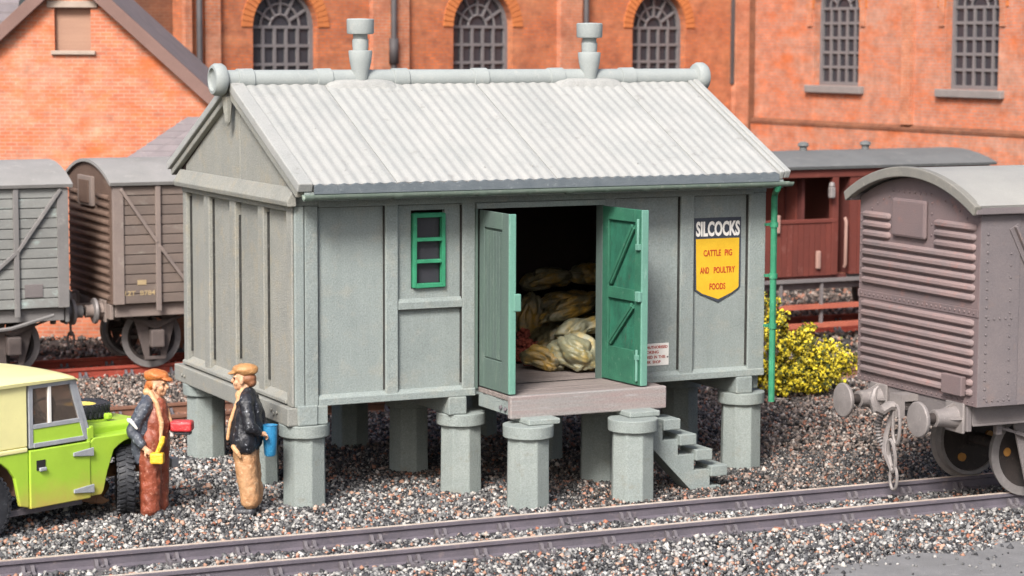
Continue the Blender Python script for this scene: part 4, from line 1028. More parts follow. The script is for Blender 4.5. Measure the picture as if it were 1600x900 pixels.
for x, z in ((1.55, 1.9), (2.4, 1.25)): MB().box(x, x + 0.09, -W_ - 0.06, -W_ - 0.001, z, z + 0.32).build('step_iron', 'handrail_pink', bv, 0.02)
MB().box(0.5, LB, -W_ + 0.1, -W_ + 0.2, 0.88, 1.12).build('solebar', 'frame_grey', bv, 0.01)
MB().box(0.4, LB, -W_ - 0.08, -W_ + 0.1, 1.02, 1.075).build('footboard', 'frame_grey', bv)
for z, y in ((0.55, -W_ - 0.12), (0.22, -W_ - 0.14)): MB().box(0.45, LB, y, y + 0.2, z, z + 0.07).build('footboard', 'rod_red', bv)
for x in np.arange(0.8, LB, 0.85): MB().box(x, x + 0.05, -W_ - 0.05, -W_ - 0.0, 0.2, 1.02).build('footboard_hanger', 'frame_grey', bv)
for x in (1.5, 4.9):
    wheelset(bv, x, 1.06, W_DISC, 0.61, 0.96, False); axle_guard(bv, x, -0.78, -1, 'frame_grey')
for y in (-0.75, 0.75): buffer(bv, 0.5, y, 1.05, -1, 'frame_grey')
# ---------------------------------------------------------------- brick buildings behind
def brick_mat(name, a, b_, mortar, pale, dark, course=0.068):
    m, nt, bs = new_mat(name)
    tc = nt.nodes.new('ShaderNodeTexCoord')
    sx = nt.nodes.new('ShaderNodeSeparateXYZ'); nt.links.new(tc.outputs['Object'], sx.inputs[0])
    cb = nt.nodes.new('ShaderNodeCombineXYZ')
    ad = nt.nodes.new('ShaderNodeMath'); ad.operation = 'ADD'
    nt.links.new(sx.outputs['X'], ad.inputs[0]); nt.links.new(sx.outputs['Y'], ad.inputs[1])
    nt.links.new(ad.outputs[0], cb.inputs['X']); nt.links.new(sx.outputs['Z'], cb.inputs['Y'])
    br = nt.nodes.new('ShaderNodeTexBrick'); nt.links.new(cb.outputs[0], br.inputs['Vector'])
    br.inputs['Scale'].default_value = 1.0; br.inputs['Brick Width'].default_value = course * 3; br.inputs['Row Height'].default_value = course
    br.inputs['Mortar Size'].default_value = course * 0.17; br.inputs['Mortar Smooth'].default_value = 0.1; br.inputs['Bias'].default_value = 0.0
    br.inputs['Color1'].default_value = (*a, 1); br.inputs['Color2'].default_value = (*b_, 1); br.inputs['Mortar'].default_value = (*mortar, 1)
    v = tc.outputs['Object']
    mz = nt.nodes.new('ShaderNodeMapping'); mz.inputs['Scale'].default_value = (1, 1, 2.4); nt.links.new(v, mz.inputs['Vector']); vz = mz.outputs[0]
    c = mixc(nt, ramp(nt, noise_tex(nt, vz, 0.5, 7, 0.65), [(0.44, 0.0), (0.66, 0.75)]), br.outputs['Color'], pale)
    c = mixc(nt, ramp(nt, noise_tex(nt, vz, 1.1, 8, 0.72), [(0.48, 0.0), (0.66, 0.85)]), c, dark)
    n3 = noise_tex(nt, v, 3.5, 6, 0.7)
    c = mixc(nt, 1.0, c, ramp(nt, n3, [(0.3, 0.6), (0.7, 1.08)]), 'MULTIPLY')
    nt.links.new(c, bs.inputs['Base Color']); bs.inputs['Roughness'].default_value = 0.85
    bump(nt, bs, br.outputs['Fac'], -0.4, 0.02)
brick_mat('brick_orange', (0.60, 0.15, 0.042), (0.44, 0.115, 0.045), (0.33, 0.15, 0.09), (0.52, 0.215, 0.105), (0.28, 0.095, 0.05), 0.064)
brick_mat('brick_pier', (0.57, 0.18, 0.075), (0.47, 0.145, 0.07), (0.42, 0.235, 0.16), (0.54, 0.26, 0.16), (0.38, 0.13, 0.07), 0.064)
brick_mat('brick_pink', (0.58, 0.18, 0.085), (0.44, 0.15, 0.085), (0.37, 0.22, 0.165), (0.46, 0.265, 0.19), (0.54, 0.13, 0.035), 0.068)
brick_mat('brick_gable', (0.60, 0.175, 0.08), (0.46, 0.135, 0.07), (0.46, 0.235, 0.155), (0.58, 0.32, 0.22), (0.56, 0.13, 0.03), 0.066)
brick_mat('brick_brown', (0.22, 0.075, 0.033), (0.165, 0.058, 0.03), (0.2, 0.10, 0.06), (0.24, 0.09, 0.04), (0.14, 0.05, 0.028), 0.062)
simple('arch_brick', (0.52, 0.175, 0.055), (0.46, 0.145, 0.05), (0.42, 0.16, 0.08), 3, 30, 0.85, 0.2)
simple('iron_window', (0.175, 0.16, 0.16), (0.14, 0.13, 0.135), (0.21, 0.18, 0.175), 3, 40, 0.7, 0.2)
simple('stone_sill', (0.24, 0.215, 0.205), (0.19, 0.175, 0.17), None, 3, 40, 0.85, 0.3)
simple('stone_lintel', (0.40, 0.325, 0.27), (0.34, 0.27, 0.22), None, 3, 40, 0.85, 0.3)
simple('black_pipe', (0.075, 0.068, 0.07), (0.055, 0.05, 0.052), None, 3, 40, 0.6, 0.2)
simple('barge_brown', (0.205, 0.125, 0.105), (0.165, 0.10, 0.085), None, 2, 40, 0.8, 0.2)
simple('slate', (0.22, 0.19, 0.195), (0.17, 0.15, 0.155), (0.27, 0.24, 0.23), 2.5, 40, 0.75, 0.3, vary=0.2)
simple('boarded', (0.36, 0.215, 0.15), (0.30, 0.175, 0.125), None, 2, 40, 0.8, 0.2, stretch=(0.3, 1, 4))

wh = thing('brick_warehouse', 'tall orange brick warehouse with iron arched windows across the background', 'warehouse', (20.436, 23.216, 0))
A_L, A_R = math.atan2(0.20553, 0.97868), math.atan2(-0.99494, 0.10052)
def wing(name, ang, mat):
    o = MB().box(0, 0.01, 0.2, 0.21, -0.2, 0).build(name, mat, wh); o.rotation_euler = (0, 0, ang); return o
def wall_bay(m, x0, x1, z0, z1, win=None, y=0.0, depth=0.22):
    """front face with an arched opening (cx, half width, sill, spring)"""
    if not win:
        m.box(x0, x1, y, y + 0.4, z0, z1); return
    cx, hw, zs, zp = win; n = 16
    m.box(x0, x1, y, y + 0.4, z0, zs); m.box(x0, cx - hw, y, y + 0.4, zs, z1); m.box(cx + hw, x1, y, y + 0.4, zs, z1)
    arc = [(cx + hw * math.cos(PI * k / n), zp + hw * math.sin(PI * k / n)) for k in range(n + 1)]
    for k in range(n):
        (xa, za), (xb, zb) = arc[k], arc[k + 1]
        m.add([(xa, y, za), (xb, y, zb), (xb, y, z1), (xa, y, z1)], [(0, 1, 2, 3)])
        m.add([(xa, y, za), (xa, y + 0.4, za), (xb, y + 0.4, zb), (xb, y, zb)], [(0, 1, 2, 3)])
def arched_window(par, win, y=0.17, cols=5, rows=5, sill=True):
    cx, hw, zs, zp = win; fr = 0.085
    n = 16; m = MB()
    out = [(cx - hw, zs)] + [(cx + hw * math.cos(PI - PI * k / n), zp + hw * math.sin(PI - PI * k / n)) for k in range(n + 1)] + [(cx + hw, zs)]
    inn = [(cx - hw + fr, zs + fr)] + [(cx + (hw - fr) * math.cos(PI - PI * k / n), zp + (hw - fr) * math.sin(PI - PI * k / n)) for k in range(n + 1)] + [(cx + hw - fr, zs + fr)]
    N = len(out)
    vs = [(x, yy, z) for yy in (y, y + 0.08) for lst in (out, inn) for x, z in lst]
    for k in range(N):
        j = (k + 1) % N
        m.add(vs, [(k, j, N + j, N + k), (N + k, N + j, 3 * N + j, 3 * N + k)])
    w = m.build('window', 'iron_window', par)
    iw = 2 * (hw - fr); pw = iw / cols; hh = (zp - zs - fr) / rows
    bt = 0.062
    for c in range(1, cols):
        x = cx - hw + fr + c * pw; MB().box(x - bt / 2, x + bt / 2, y + 0.015, y + 0.06, zs + fr, zp).build('glazing_bar', 'iron_window', w)
    for r_ in range(1, rows + 1):
        z = zs + fr + r_ * hh; MB().box(cx - hw + fr, cx + hw - fr, y + 0.018, y + 0.055, z - bt / 2, z + bt / 2).build('glazing_bar', 'iron_window', w)
    pm = MB().box(0, pw, 0, 0.01, 0, hh).mesh('pane')
    for c in range(cols):
        for r_ in range(rows):
            p = link('pane', pm, 'glass_dark', w); p.location = (cx - hw + fr + c * pw, y + 0.065, zs + fr + r_ * hh)
    # fan light
    for k in range(1, 6):
        t = PI * k / 6; MB().bar((cx + 0.25 * math.cos(t), y + 0.04, zp + 0.25 * math.sin(t)), (cx + (hw - fr) * math.cos(t), y + 0.04, zp + (hw - fr) * math.sin(t)), 0.04, 0.055, (0, 1, 0)).build('glazing_bar', 'iron_window', w)
        MB().bar((cx + 0.25 * math.cos(t), y + 0.04, zp + 0.25 * math.sin(t)), (cx + (hw - fr) * math.cos(t), y + 0.04, zp + (hw - fr) * math.sin(t)), 0.055, 0.04, (0, 1, 0)).build('glazing_bar', 'iron_window', w)
    for rr in (0.25, 0.47):
        MB().tube([(cx + rr * math.cos(t), y + 0.04, zp + rr * math.sin(t)) for t in np.linspace(0, PI, 13)], 0.03, 5).build('glazing_bar', 'iron_window', w)
    for k in range(6):
        t0, t1 = PI * k / 6, PI * (k + 1) / 6; ro = hw - fr
        MB().prism([(cx, zp), (cx + ro * math.cos(t0), zp + ro * math.sin(t0)), (cx + ro * math.cos((t0 + t1) / 2), zp + ro * math.sin((t0 + t1) / 2)), (cx + ro * math.cos(t1), zp + ro * math.sin(t1))], 'y', y + 0.065, y + 0.075).build('pane', 'glass_dark', w)
    if sill: MB().box(cx - hw - 0.2, cx + hw + 0.2, -0.12, 0.25, zs - 0.17, zs - 0.002).build('sill', 'stone_sill', w, 0.02)
    # arch ring of gauged bricks
    m = MB(); a0 = hw + 0.01; a1 = hw + 0.27
    for k in range(26):
        t0, t1 = PI * k / 26 + 0.008, PI * (k + 1) / 26 - 0.008
        m.prism([(cx + a0 * math.cos(t0), zp + a0 * math.sin(t0)), (cx + a1 * math.cos(t0), zp + a1 * math.sin(t0)), (cx + a1 * math.cos(t1), zp + a1 * math.sin(t1)), (cx + a0 * math.cos(t1), zp + a0 * math.sin(t1))], 'y', -0.025, 0.05)
    tag(m.build('arch_bricks', 'arch_brick', w), None, None, kind='stuff')
    return w
TOP = 9.0
wl = MB(); wins_l = [(-13.0, 0.775, 3.5, 5.47), (-7.97, 0.80, 3.5, 5.50), (-2.9, 0.81, 3.5, 5.50)]
bays = [(-15.4, -10.9), (-10.9, -5.3), (-5.3, -0.0)]
for (a, b), w_ in zip(bays, wins_l): wall_bay(wl, a, b, -0.2, TOP, w_)
LW = wl.build('wall', 'brick_orange', wh); LW.rotation_euler = (0, 0, A_L)
for w_ in wins_l: arched_window(LW, w_)
for a, b in ((-15.4, -15.25), (-14.95, -14.6), (-10.94, -10.02), (-5.92, -5.30), (-0.62, -0.02)):
    MB().box(a, b, -0.14, -0.001, -0.2, TOP).build('pilaster', 'brick_pier', LW)
for x, hop in ((-15.12, False), (-10.46, True), (-5.42 + 0.18, True)):
    p = MB().cyl((x, -0.2, 0), (x, -0.2, TOP), 0.062, n=10).build('downpipe', 'black_pipe', LW)
    if hop: MB().cyl((x, -0.2, 4.72), (x, -0.2, 5.25), 0.1, n=10).build('pipe_socket', 'black_pipe', p)
MB().box(-0.66, -0.62, -0.10, 0.0, 4.2, TOP).build('expansion_strip', 'black_pipe', LW)
rec = MB().box(-17.0, -15.41, 0.35, 0.7, -0.2, TOP).build('recessed_wall', 'brick_brown', wh); rec.rotation_euler = (0, 0, A_L)  # bay in shadow: its shade is put in by the darker brick colour
wr = MB(); wins_r = [(3.12, 0.78, 4.22, 5.95), (7.52, 0.80, 4.22, 5.95)]
for (a, b), w_ in zip(((0.02, 5.48), (5.48, 10.5)), wins_r): wall_bay(wr, a, b, 3.35, TOP, w_)
wr.box(10.5, 14.0, 0.0, 0.4, 3.35, TOP)
RW = wr.build('wall', 'brick_pink', wh); RW.rotation_euler = (0, 0, A_R)
for w_ in wins_r: arched_window(RW, w_)
MB().box(0.02, 14.0, -0.1, 0.4, -0.2, 3.348).build('plinth', 'brick_pink', RW)
MB().prism([(-0.12, 3.29), (0.0, 3.29), (0.0, 3.42), (-0.12, 3.35)], 'x', 0.02, 14.0).build('plinth_course', 'brick_brown', RW)
for w_ in wins_r:
    for s in (-1, 1): MB().box(w_[0] + s * 0.84 - (0.16 if s < 0 else 0), w_[0] + s * 0.84 + (0.16 if s > 0 else 0), -0.04, 0.0, 5.55, TOP).build('window_pier', 'brick_pier', RW)
MB().box(5.45, 5.75, -0.12, -0.0, 3.43, TOP).build('pilaster', 'brick_pier', RW)
MB().box(0.04, 0.16, -0.28, -0.0, 0, TOP).build('pilaster', 'brick_brown', RW)
# parapet roof on top keeps it a closed building
MB().box(-17.0, 3, 0.4, 8.0, TOP - 0.3, TOP - 0.1).build('roof', 'slate', LW)

# gabled brick building on the left
gb = thing('gabled_building', 'pink orange brick building with steep gable and bricked up window, top left', 'building', (1.95, 15.75, 0), -YAW)
GA, GS = 6.40, 0.909
m = MB()
hwid = 2.42
def zr(x): return GA - GS * abs(x)
wx = (-0.30, 0.33, 5.03, 5.77)
for poly in ([(-hwid, -0.1), (wx[0], -0.1), (wx[0], zr(wx[0])), (-hwid, zr(-hwid))], [(wx[1], -0.1), (hwid, -0.1), (hwid, zr(hwid)), (wx[1], zr(wx[1]))],
             [(wx[0], -0.1), (wx[1], -0.1), (wx[1], wx[2]), (wx[0], wx[2])], [(wx[0], wx[3]), (wx[1], wx[3]), (wx[1], zr(wx[1])), (0, GA), (wx[0], zr(wx[0]))]):
    m.prism(poly, 'y', 0.0, 0.3)
m.build('gable_wall', 'brick_gable', gb)
m = MB().box(-hwid, -hwid + 0.3, 0.3, 2.4, -0.1, zr(hwid)).box(hwid - 0.3, hwid, 0.3, 2.4, -0.1, zr(hwid))
m.build('side_wall', 'brick_gable', gb)
w = MB().box(wx[0], wx[1], 0.12, 0.2, wx[2], wx[3]).build('blocked_window', 'boarded', gb)
MB().box(wx[0] - 0.12, wx[1] + 0.12, -0.05, 0.2, wx[3] + 0.001, wx[3] + 0.12).build('lintel', 'stone_lintel', w, 0.01)
MB().box(wx[0] - 0.06, wx[1] + 0.08, -0.07, 0.12, wx[2] - 0.07, wx[2]).build('sill', 'stone_lintel', w, 0.01)
for s in (-1, 1):
    r_ = MB().prism([(0, GA + 0.16), (s * (hwid + 0.5), zr(hwid + 0.5) + 0.16), (s * (hwid + 0.5), zr(hwid + 0.5) + 0.06), (0, GA + 0.06)], 'y', -0.14, 2.5).build('roof', 'slate', gb)
    MB().prism([(0, GA + 0.17), (s * (hwid + 0.5), zr(hwid + 0.5) + 0.17), (s * (hwid + 0.5), zr(hwid + 0.5) - 0.12), (0, GA - 0.12)], 'y', -0.24, -0.141).build('bargeboard', 'barge_brown', gb, 0.01)
# lean-to with slate courses at its foot
lt = thing('lean_to', 'low lean-to with grey slate roof below the left gable', 'outbuilding', (1.95, 15.75, 0), -YAW)
p0, p1 = Vector((0.78, -1.25, 2.98)), Vector((2.0, -0.3, 3.86))
MB().box(1.0, 4.6, -1.1, -0.32, -0.1, 2.95).build('wall', 'brick_brown', lt)
nr = 8
for k in range(nr):
    u0, u1 = k / nr, (k + 1) / nr + 0.03
    a = p0.lerp(p1, u0); b = p0.lerp(p1, u1)
    x = a.x; sh = b.x - a.x
    nsl = 11
    for j in range(nsl):
        xa = x + j * 0.34; xb = xa + 0.332
        MB().add([(xa, a.y, a.z + 0.03), (xb, a.y, a.z + 0.03), (xb + sh, b.y, b.z + 0.012), (xa + sh, b.y, b.z + 0.012), (xa, a.y, a.z), (xb, a.y, a.z), (xb + sh, b.y, b.z - 0.01), (xa + sh, b.y, b.z - 0.01)],
                 [(0, 1, 2, 3), (4, 7, 6, 5), (0, 4, 5, 1), (1, 5, 6, 2), (2, 6, 7, 3), (3, 7, 4, 0)]).build('slate', 'slate', lt)
# grey roofed outhouse whose slates show in the top left corner
oh = thing('outhouse', 'grey slate roof corner showing beyond the gable at the very top left', 'outbuilding', (-0.59, 20.78, 0), -YAW)
MB().box(-3.5, 2.7, 0.0, 3.0, -0.1, 5.3).build('wall', 'brick_brown', oh)
for k in range(9):
    y0 = -0.2 + k * 0.2; z0 = 5.35 + k * 0.17
    MB().add([(-3.7, y0, z0 + 0.04), (2.8, y0, z0 + 0.04), (2.8, y0 + 0.24, z0 + 0.2), (-3.7, y0 + 0.24, z0 + 0.2), (-3.7, y0, z0), (2.8, y0, z0), (2.8, y0 + 0.24, z0 + 0.16), (-3.7, y0 + 0.24, z0 + 0.16)],
             [(0, 1, 2, 3), (4, 7, 6, 5), (0, 4, 5, 1), (1, 5, 6, 2), (2, 6, 7, 3), (3, 7, 4, 0)]).build('slate_course', 'slate', oh)
# ---------------------------------------------------------------- green and cream off-road car
def dirt_paint(name, c, dirt, z0, z1, rough=0.35, coat=0.4):
    m, nt, b = new_mat(name)
    tc = nt.nodes.new('ShaderNodeTexCoord'); sx = nt.nodes.new('ShaderNodeSeparateXYZ'); nt.links.new(tc.outputs['Object'], sx.inputs[0])
    n = noise_tex(nt, tc.outputs['Object'], 5, 6, 0.65)
    ma = nt.nodes.new('ShaderNodeMath'); ma.operation = 'MULTIPLY_ADD'; nt.links.new(n, ma.inputs[0]); ma.inputs[1].default_value = 0.35
    nt.links.new(sx.outputs['Z'], ma.inputs[2])
    mr = nt.nodes.new('ShaderNodeMapRange'); nt.links.new(ma.outputs[0], mr.inputs[0])
    mr.inputs[1].default_value = z1 + 0.17; mr.inputs[2].default_value = z0 + 0.17; mr.inputs[3].default_value = 0.0; mr.inputs[4].default_value = 0.7
    col = mixc(nt, ramp(nt, noise_tex(nt, tc.outputs['Object'], 2.2, 5), [(0.3, 0.0), (0.7, 1.0)]), c, tuple(x * 0.86 for x in c))
    col = mixc(nt, mr.outputs[0], col, dirt)
    sp = noise_tex(nt, tc.outputs['Object'], 38, 5, 0.7)
    col = mixc(nt, ramp(nt, sp, [(0.66, 0.0), (0.74, 0.6)]), col, tuple(x * 0.45 for x in c))
    nt.links.new(col, b.inputs['Base Color']); b.inputs['Roughness'].default_value = rough; b.inputs['Coat Weight'].default_value = coat; b.inputs['Coat Roughness'].default_value = 0.25
    bump(nt, b, noise_tex(nt, tc.outputs['Object'], 25, 4), 0.12)
dirt_paint('lime_paint', (0.38, 0.60, 0.05), (0.52, 0.30, 0.10), 0.26, 0.60)
dirt_paint('cream_paint', (0.82, 0.77, 0.36), (0.72, 0.60, 0.24), -1, -0.5)
simple('galvanised', (0.44, 0.46, 0.48), (0.36, 0.38, 0.41), (0.55, 0.56, 0.57), 8, 50, 0.45, 0.25, metal=0.25)
simple('tyre_rubber', (0.035, 0.037, 0.042), (0.022, 0.023, 0.027), (0.10, 0.105, 0.12), 9, 40, 0.5, 0.2)
simple('chassis_rust', (0.22, 0.12, 0.065), (0.14, 0.075, 0.04), (0.3, 0.19, 0.12), 5, 40, 0.85, 0.4)
simple('seat_black', (0.03, 0.028, 0.027), None, None, 5, 40, 0.6, 0.2)

car = thing('off_road_car', 'lime green off-road car with cream roof and spare wheel on its bonnet', 'car', (-2.045, 1.218, 0.0), R(23.75))
HB = 0.80
def prism_xz(poly, y0, y1, name, mat, par=car, bev=0.012): return MB().prism(poly, 'y', y0, y1).build(name, mat, par, bev)
def arcpts(cx, cz, r, a0, a1, n=10): return [(cx + r * math.cos(R(a0 + (a1 - a0) * k / n)), cz + r * math.sin(R(a0 + (a1 - a0) * k / n))) for k in range(n + 1)]
for s in (-1, 1):
    y0, y1 = (-HB, -HB + 0.05) if s < 0 else (HB - 0.05, HB)
    # rear quarter with wheel arch
    prism_xz([(-1.445, 0.30), (-1.445, 0.915), (-2.875, 0.915), (-2.875, 0.5)] + [(-2.575, 0.5)] + arcpts(-2.055, 0.40, 0.49, 170, 30, 10) + [(-1.565, 0.33)], y0, y1, 'rear_quarter', 'lime_paint')
    prism_xz([(-1.460, 0.905), (-1.460, 0.955), (-2.885, 0.955), (-2.885, 0.905)], y0 - (0.012 if s < 0 else 0), y1 + (0.012 if s > 0 else 0), 'tub_capping', 'cream_paint')
    # front wing with arch
    wing_ = prism_xz([(-0.60, 0.30), (-0.60, 0.90), (-0.55, 0.94), (0.40, 0.925), (0.47, 0.87), (0.47, 0.60)] + arcpts(0.02, 0.40, 0.47, 25, 128, 10) + [(-0.36, 0.55), (-0.42, 0.34), (-0.45, 0.30)], y0, y1, 'front_wing', 'lime_paint', bev=0.02)
    # lower door
    d = prism_xz([(-1.437, 0.285), (-1.437, 0.915), (-0.612, 0.915), (-0.612, 0.285)], y0 - (0.014 if s < 0 else -0.004), y1 + (0.014 if s > 0 else -0.004), 'door', 'lime_paint')
    yy = -HB - 0.016 if s < 0 else HB + 0.016
    for z in (0.80, 0.395):
        prism_xz([(-0.86, z + 0.02), (-0.58, z + 0.045), (-0.58, z - 0.05), (-0.86, z - 0.02)], min(yy, yy + s * 0.02), max(yy, yy + s * 0.02), 'hinge', 'galvanised', d, 0.006)
    MB().box(-1.355, -1.235, min(yy - 0.0, yy + s * 0.006), max(yy, yy + s * 0.006), 0.69, 0.80).build('handle_plate', 'seat_black', d, 0.003)
    MB().box(-1.325, -1.235, min(yy, yy + s * 0.03), max(yy, yy + s * 0.03), 0.68, 0.72).build('handle', 'galvanised', d, 0.008)
    # door top with sliding panes
    ya, yb = (-HB + 0.005, -HB + 0.045) if s < 0 else (HB - 0.045, HB - 0.005)
    dt = MB(); B_, T_ = 0.935, 1.62
    def fx(z): return -0.62 - (z - B_) / (T_ - B_) * 0.21
    dt.prism([(-1.425, B_), (-1.425, T_), (-1.370, T_), (-1.370, B_)], 'y', ya, yb)
    dt.prism([(fx(B_) - 0.055, B_), (fx(T_) - 0.055, T_), (fx(T_), T_), (fx(B_), B_)], 'y', ya, yb)
    dt.prism([(-1.370, T_ - 0.05), (-1.370, T_), (fx(T_) - 0.055, T_), (fx(T_ - 0.05) - 0.055, T_ - 0.05)], 'y', ya, yb)
    dt.prism([(-1.370, 1.135), (-1.370, 1.185), (fx(1.185) - 0.055, 1.185), (fx(1.135) - 0.055, 1.135)], 'y', ya, yb)
    dt.prism([(-1.370, B_), (-1.370, B_ + 0.05), (fx(B_ + 0.05) - 0.055, B_ + 0.05), (fx(B_) - 0.055, B_)], 'y', ya - (0.012 if s < 0 else 0), yb)
    fr = dt.build('door_top', 'galvanised', car, 0.006)
    prism_xz([(-1.370, B_ + 0.045), (-1.370, 1.14), (fx(1.14) - 0.05, 1.14), (fx(B_ + 0.045) - 0.05, B_ + 0.045)], ya + 0.008, yb - 0.008, 'door_top_panel', 'lime_paint', fr, 0)
    MB().box(-1.165, -1.125, ya - 0.004, yb, 1.18, 1.575).build('window_bar', 'galvanised' if False else 'sign_white', fr, 0.004)
    prism_xz([(-1.365, 1.18), (-1.365, 1.575), (-1.165, 1.575), (-1.165, 1.18)], ya + 0.016, ya + 0.022, 'pane', 'window_glass', fr, 0)
    prism_xz([(-1.125, 1.18), (-1.125, 1.575), (fx(1.575) - 0.05, 1.575), (fx(1.18) - 0.05, 1.18)], ya + 0.016, ya + 0.022, 'pane', 'window_glass', fr, 0)
    # hard top side
    prism_xz([(-1.450, 0.96), (-1.450, 1.64), (-2.855, 1.64), (-2.855, 0.96)], y0 + 0.004, y1 - 0.004, 'hard_top_side', 'cream_paint')
MB().box(-2.875, -2.825, -HB, HB, 0.4, 1.64).build('rear_panel', 'cream_paint', car, 0.01)
# curved roof
m = MB(); sec = [(-0.83, 1.62), (-0.835, 1.645), (-0.80, 1.67), (-0.6, 1.69), (-0.3, 1.702), (0, 1.706), (0.3, 1.702), (0.6, 1.69), (0.80, 1.67), (0.835, 1.645), (0.83, 1.62)]
xs = [(-2.905, -0.02), (-2.825, 0.0), (-1.625, 0.012), (-0.95, 0.0), (-0.82, -0.02), (-0.775, -0.05)]
vs = [(x, y * (0.985 if dz < -0.03 else 1), z + (dz if z > 1.63 else 0)) for x, dz in xs for y, z in sec]; n = len(sec); fs = []
for i in range(len(xs) - 1): fs += [(i * n + k, i * n + k + 1, (i + 1) * n + k + 1, (i + 1) * n + k) for k in range(n - 1)] + [(i * n + n - 1, i * n, (i + 1) * n, (i + 1) * n + n - 1)]
m.add(vs, fs, True); m.add(vs, [tuple(range(n)), tuple(range((len(xs) - 1) * n, len(xs) * n))])
m.build('roof', 'cream_paint', car)
MB().bar((-0.62, 0, 1.0), (-0.82, 0, 1.6), 1.52, 0.03, (1, 0, 0)).build('windscreen', 'window_glass', car)
for y in (-0.76, 0, 0.76): MB().bar((-0.60, y, 0.95), (-0.81, y, 1.62), 0.06, 0.05).build('windscreen_pillar', 'galvanised', car, 0.006)
# scuttle, bonnet, front panel
MB().box(-0.64, -0.585, -HB + 0.004, HB - 0.004, 0.31, 1.06).build('bulkhead', 'lime_paint', car, 0.01)
MB().box(-0.60, -0.545, -HB + 0.005, -HB + 0.06, 0.93, 1.075).build('scuttle_end', 'lime_paint', car, 0.01)
for s in (-1, 1): MB().box(-0.58, 0.45, min(s * 0.5, s * (HB - 0.03)), max(s * 0.5, s * (HB - 0.03)), 0.895, 0.93).build('wing_top', 'lime_paint', car, 0.012)
m = MB(); sec = [(-0.56, 0.90), (-0.56, 1.01), (-0.50, 1.05), (0, 1.06), (0.50, 1.05), (0.56, 1.01), (0.56, 0.90)]; n = 7
vs = [(x, y, z - dz) for x, dz in ((-0.58, 0), (0.35, 0.03), (0.47, 0.07)) for y, z in sec]
fs = [(i * n + k, i * n + k + 1, (i + 1) * n + k + 1, (i + 1) * n + k) for i in range(2) for k in range(n - 1)] + [tuple(range(n)), tuple(range(2 * n, 3 * n))]
m.add(vs, fs).build('bonnet', 'lime_paint', car, 0.02)
MB().box(-0.1, -0.02, -0.5, -0.42, 1.05, 1.12).build('bonnet_catch', 'lime_paint', car, 0.02)
MB().box(0.40, 0.46, -0.55, 0.55, 0.5, 0.93).build('front_panel', 'lime_paint', car, 0.01)
for y in (-0.62, 0.62): MB().cyl((0.465, y, 0.74), (0.5, y, 0.74), 0.09, n=18).build('headlight', 'sign_white', car)
for k in range(6): MB().box(0.461, 0.475, -0.42 + k * 0.15, -0.34 + k * 0.15, 0.55, 0.86).build('grille_bar', 'galvanised', car)
MB().box(0.58, 0.68, -0.8, 0.8, 0.45, 0.56).build('bumper', 'galvanised', car, 0.01)
for y in (-0.35, 0.35): MB().box(-2.825, 0.6, y - 0.05, y + 0.05, 0.38, 0.52).build('chassis_rail', 'chassis_rust', car, 0.01)
MB().box(-1.725, -0.65, -HB + 0.09, -HB + 0.16, 0.21, 0.28).build('sill', 'chair_iron', car, 0.01)
MB().tube([(-0.45, -0.62, 0.24), (-0.3, -0.5, 0.2), (0.0, -0.3, 0.26), (0, 0.6, 0.30)], 0.07, 8).build('front_axle', 'chassis_rust', car)
MB().cyl((-2.055, -0.6, 0.38), (-2.055, 0.6, 0.38), 0.06).build('rear_axle', 'chassis_rust', car)
MB().prism([(-0.66, 0.3), (-0.40, 0.3), (-0.2, 0.17), (-0.32, 0.15), (-0.6, 0.22)], 'y', -0.66, -0.56).build('steering_arm', 'chassis_rust', car, 0.02)
# inside
MB().box(-1.425, -1.325, -0.7, 0.7, 0.5, 1.35).build('seat_back', 'seat_black', car, 0.04)
MB().box(-1.325, -0.875, -0.7, 0.7, 0.5, 0.82).build('seat', 'seat_black', car, 0.04)
MB().box(-1.465, -1.445, -HB + 0.06, HB - 0.06, 0.4, 1.62).build('cab_bulkhead', 'boarded', car)
MB().lathe([(0.19, -0.015), (0.215, 0.0), (0.19, 0.015), (0.17, 0)], 24, Matrix.Translation((-0.93, -0.36, 1.22)) @ Matrix.Rotation(R(-50), 4, 'Y'), close=True).build('steering_wheel', 'seat_black', car)
MB().bar((-0.93, -0.36, 1.22), (-0.62, -0.36, 0.95), 0.04, 0.04).build('steering_column', 'seat_black', car)
MB().box(-0.72, -0.64, -0.74, 0.74, 0.95, 1.12).build('dashboard', 'seat_black', car, 0.02)
# wheels: axis local Y
MXr = Matrix.Rotation(R(90), 4, 'X')
ty = MB().lathe([(0.215, -0.075), (0.30, -0.095), (0.36, -0.09), (0.375, -0.06), (0.38, 0.0), (0.375, 0.06), (0.36, 0.09), (0.30, 0.095), (0.215, 0.075)], 36, MXr, close=True)
tl = MB()
for k in range(34):
    t = 2 * PI * k / 34
    for s, off in ((-1, 0.0), (1, 0.5)):
        t2 = t + off * 2 * PI / 34
        Mk = Matrix.Rotation(-t2, 4, 'Y')
        tl.box(0.368, 0.393, min(s * 0.012, s * 0.088), max(s * 0.012, s * 0.088), -0.017, 0.017, Mk @ Matrix.Rotation(s * R(16), 4, 'X'))
        tl.box(0.345, 0.372, min(s * 0.085, s * 0.10), max(s * 0.085, s * 0.10), -0.02, 0.02, Mk)
ri = MB().lathe([(0.0, -0.02), (0.06, -0.05), (0.12, -0.04), (0.15, -0.01), (0.19, -0.03), (0.22, -0.075), (0.225, 0.07), (0.0, 0.07)], 24, MXr)
TY, TL, RI = ty.mesh('tyre'), tl.mesh('tread_lugs'), ri.mesh('rim')
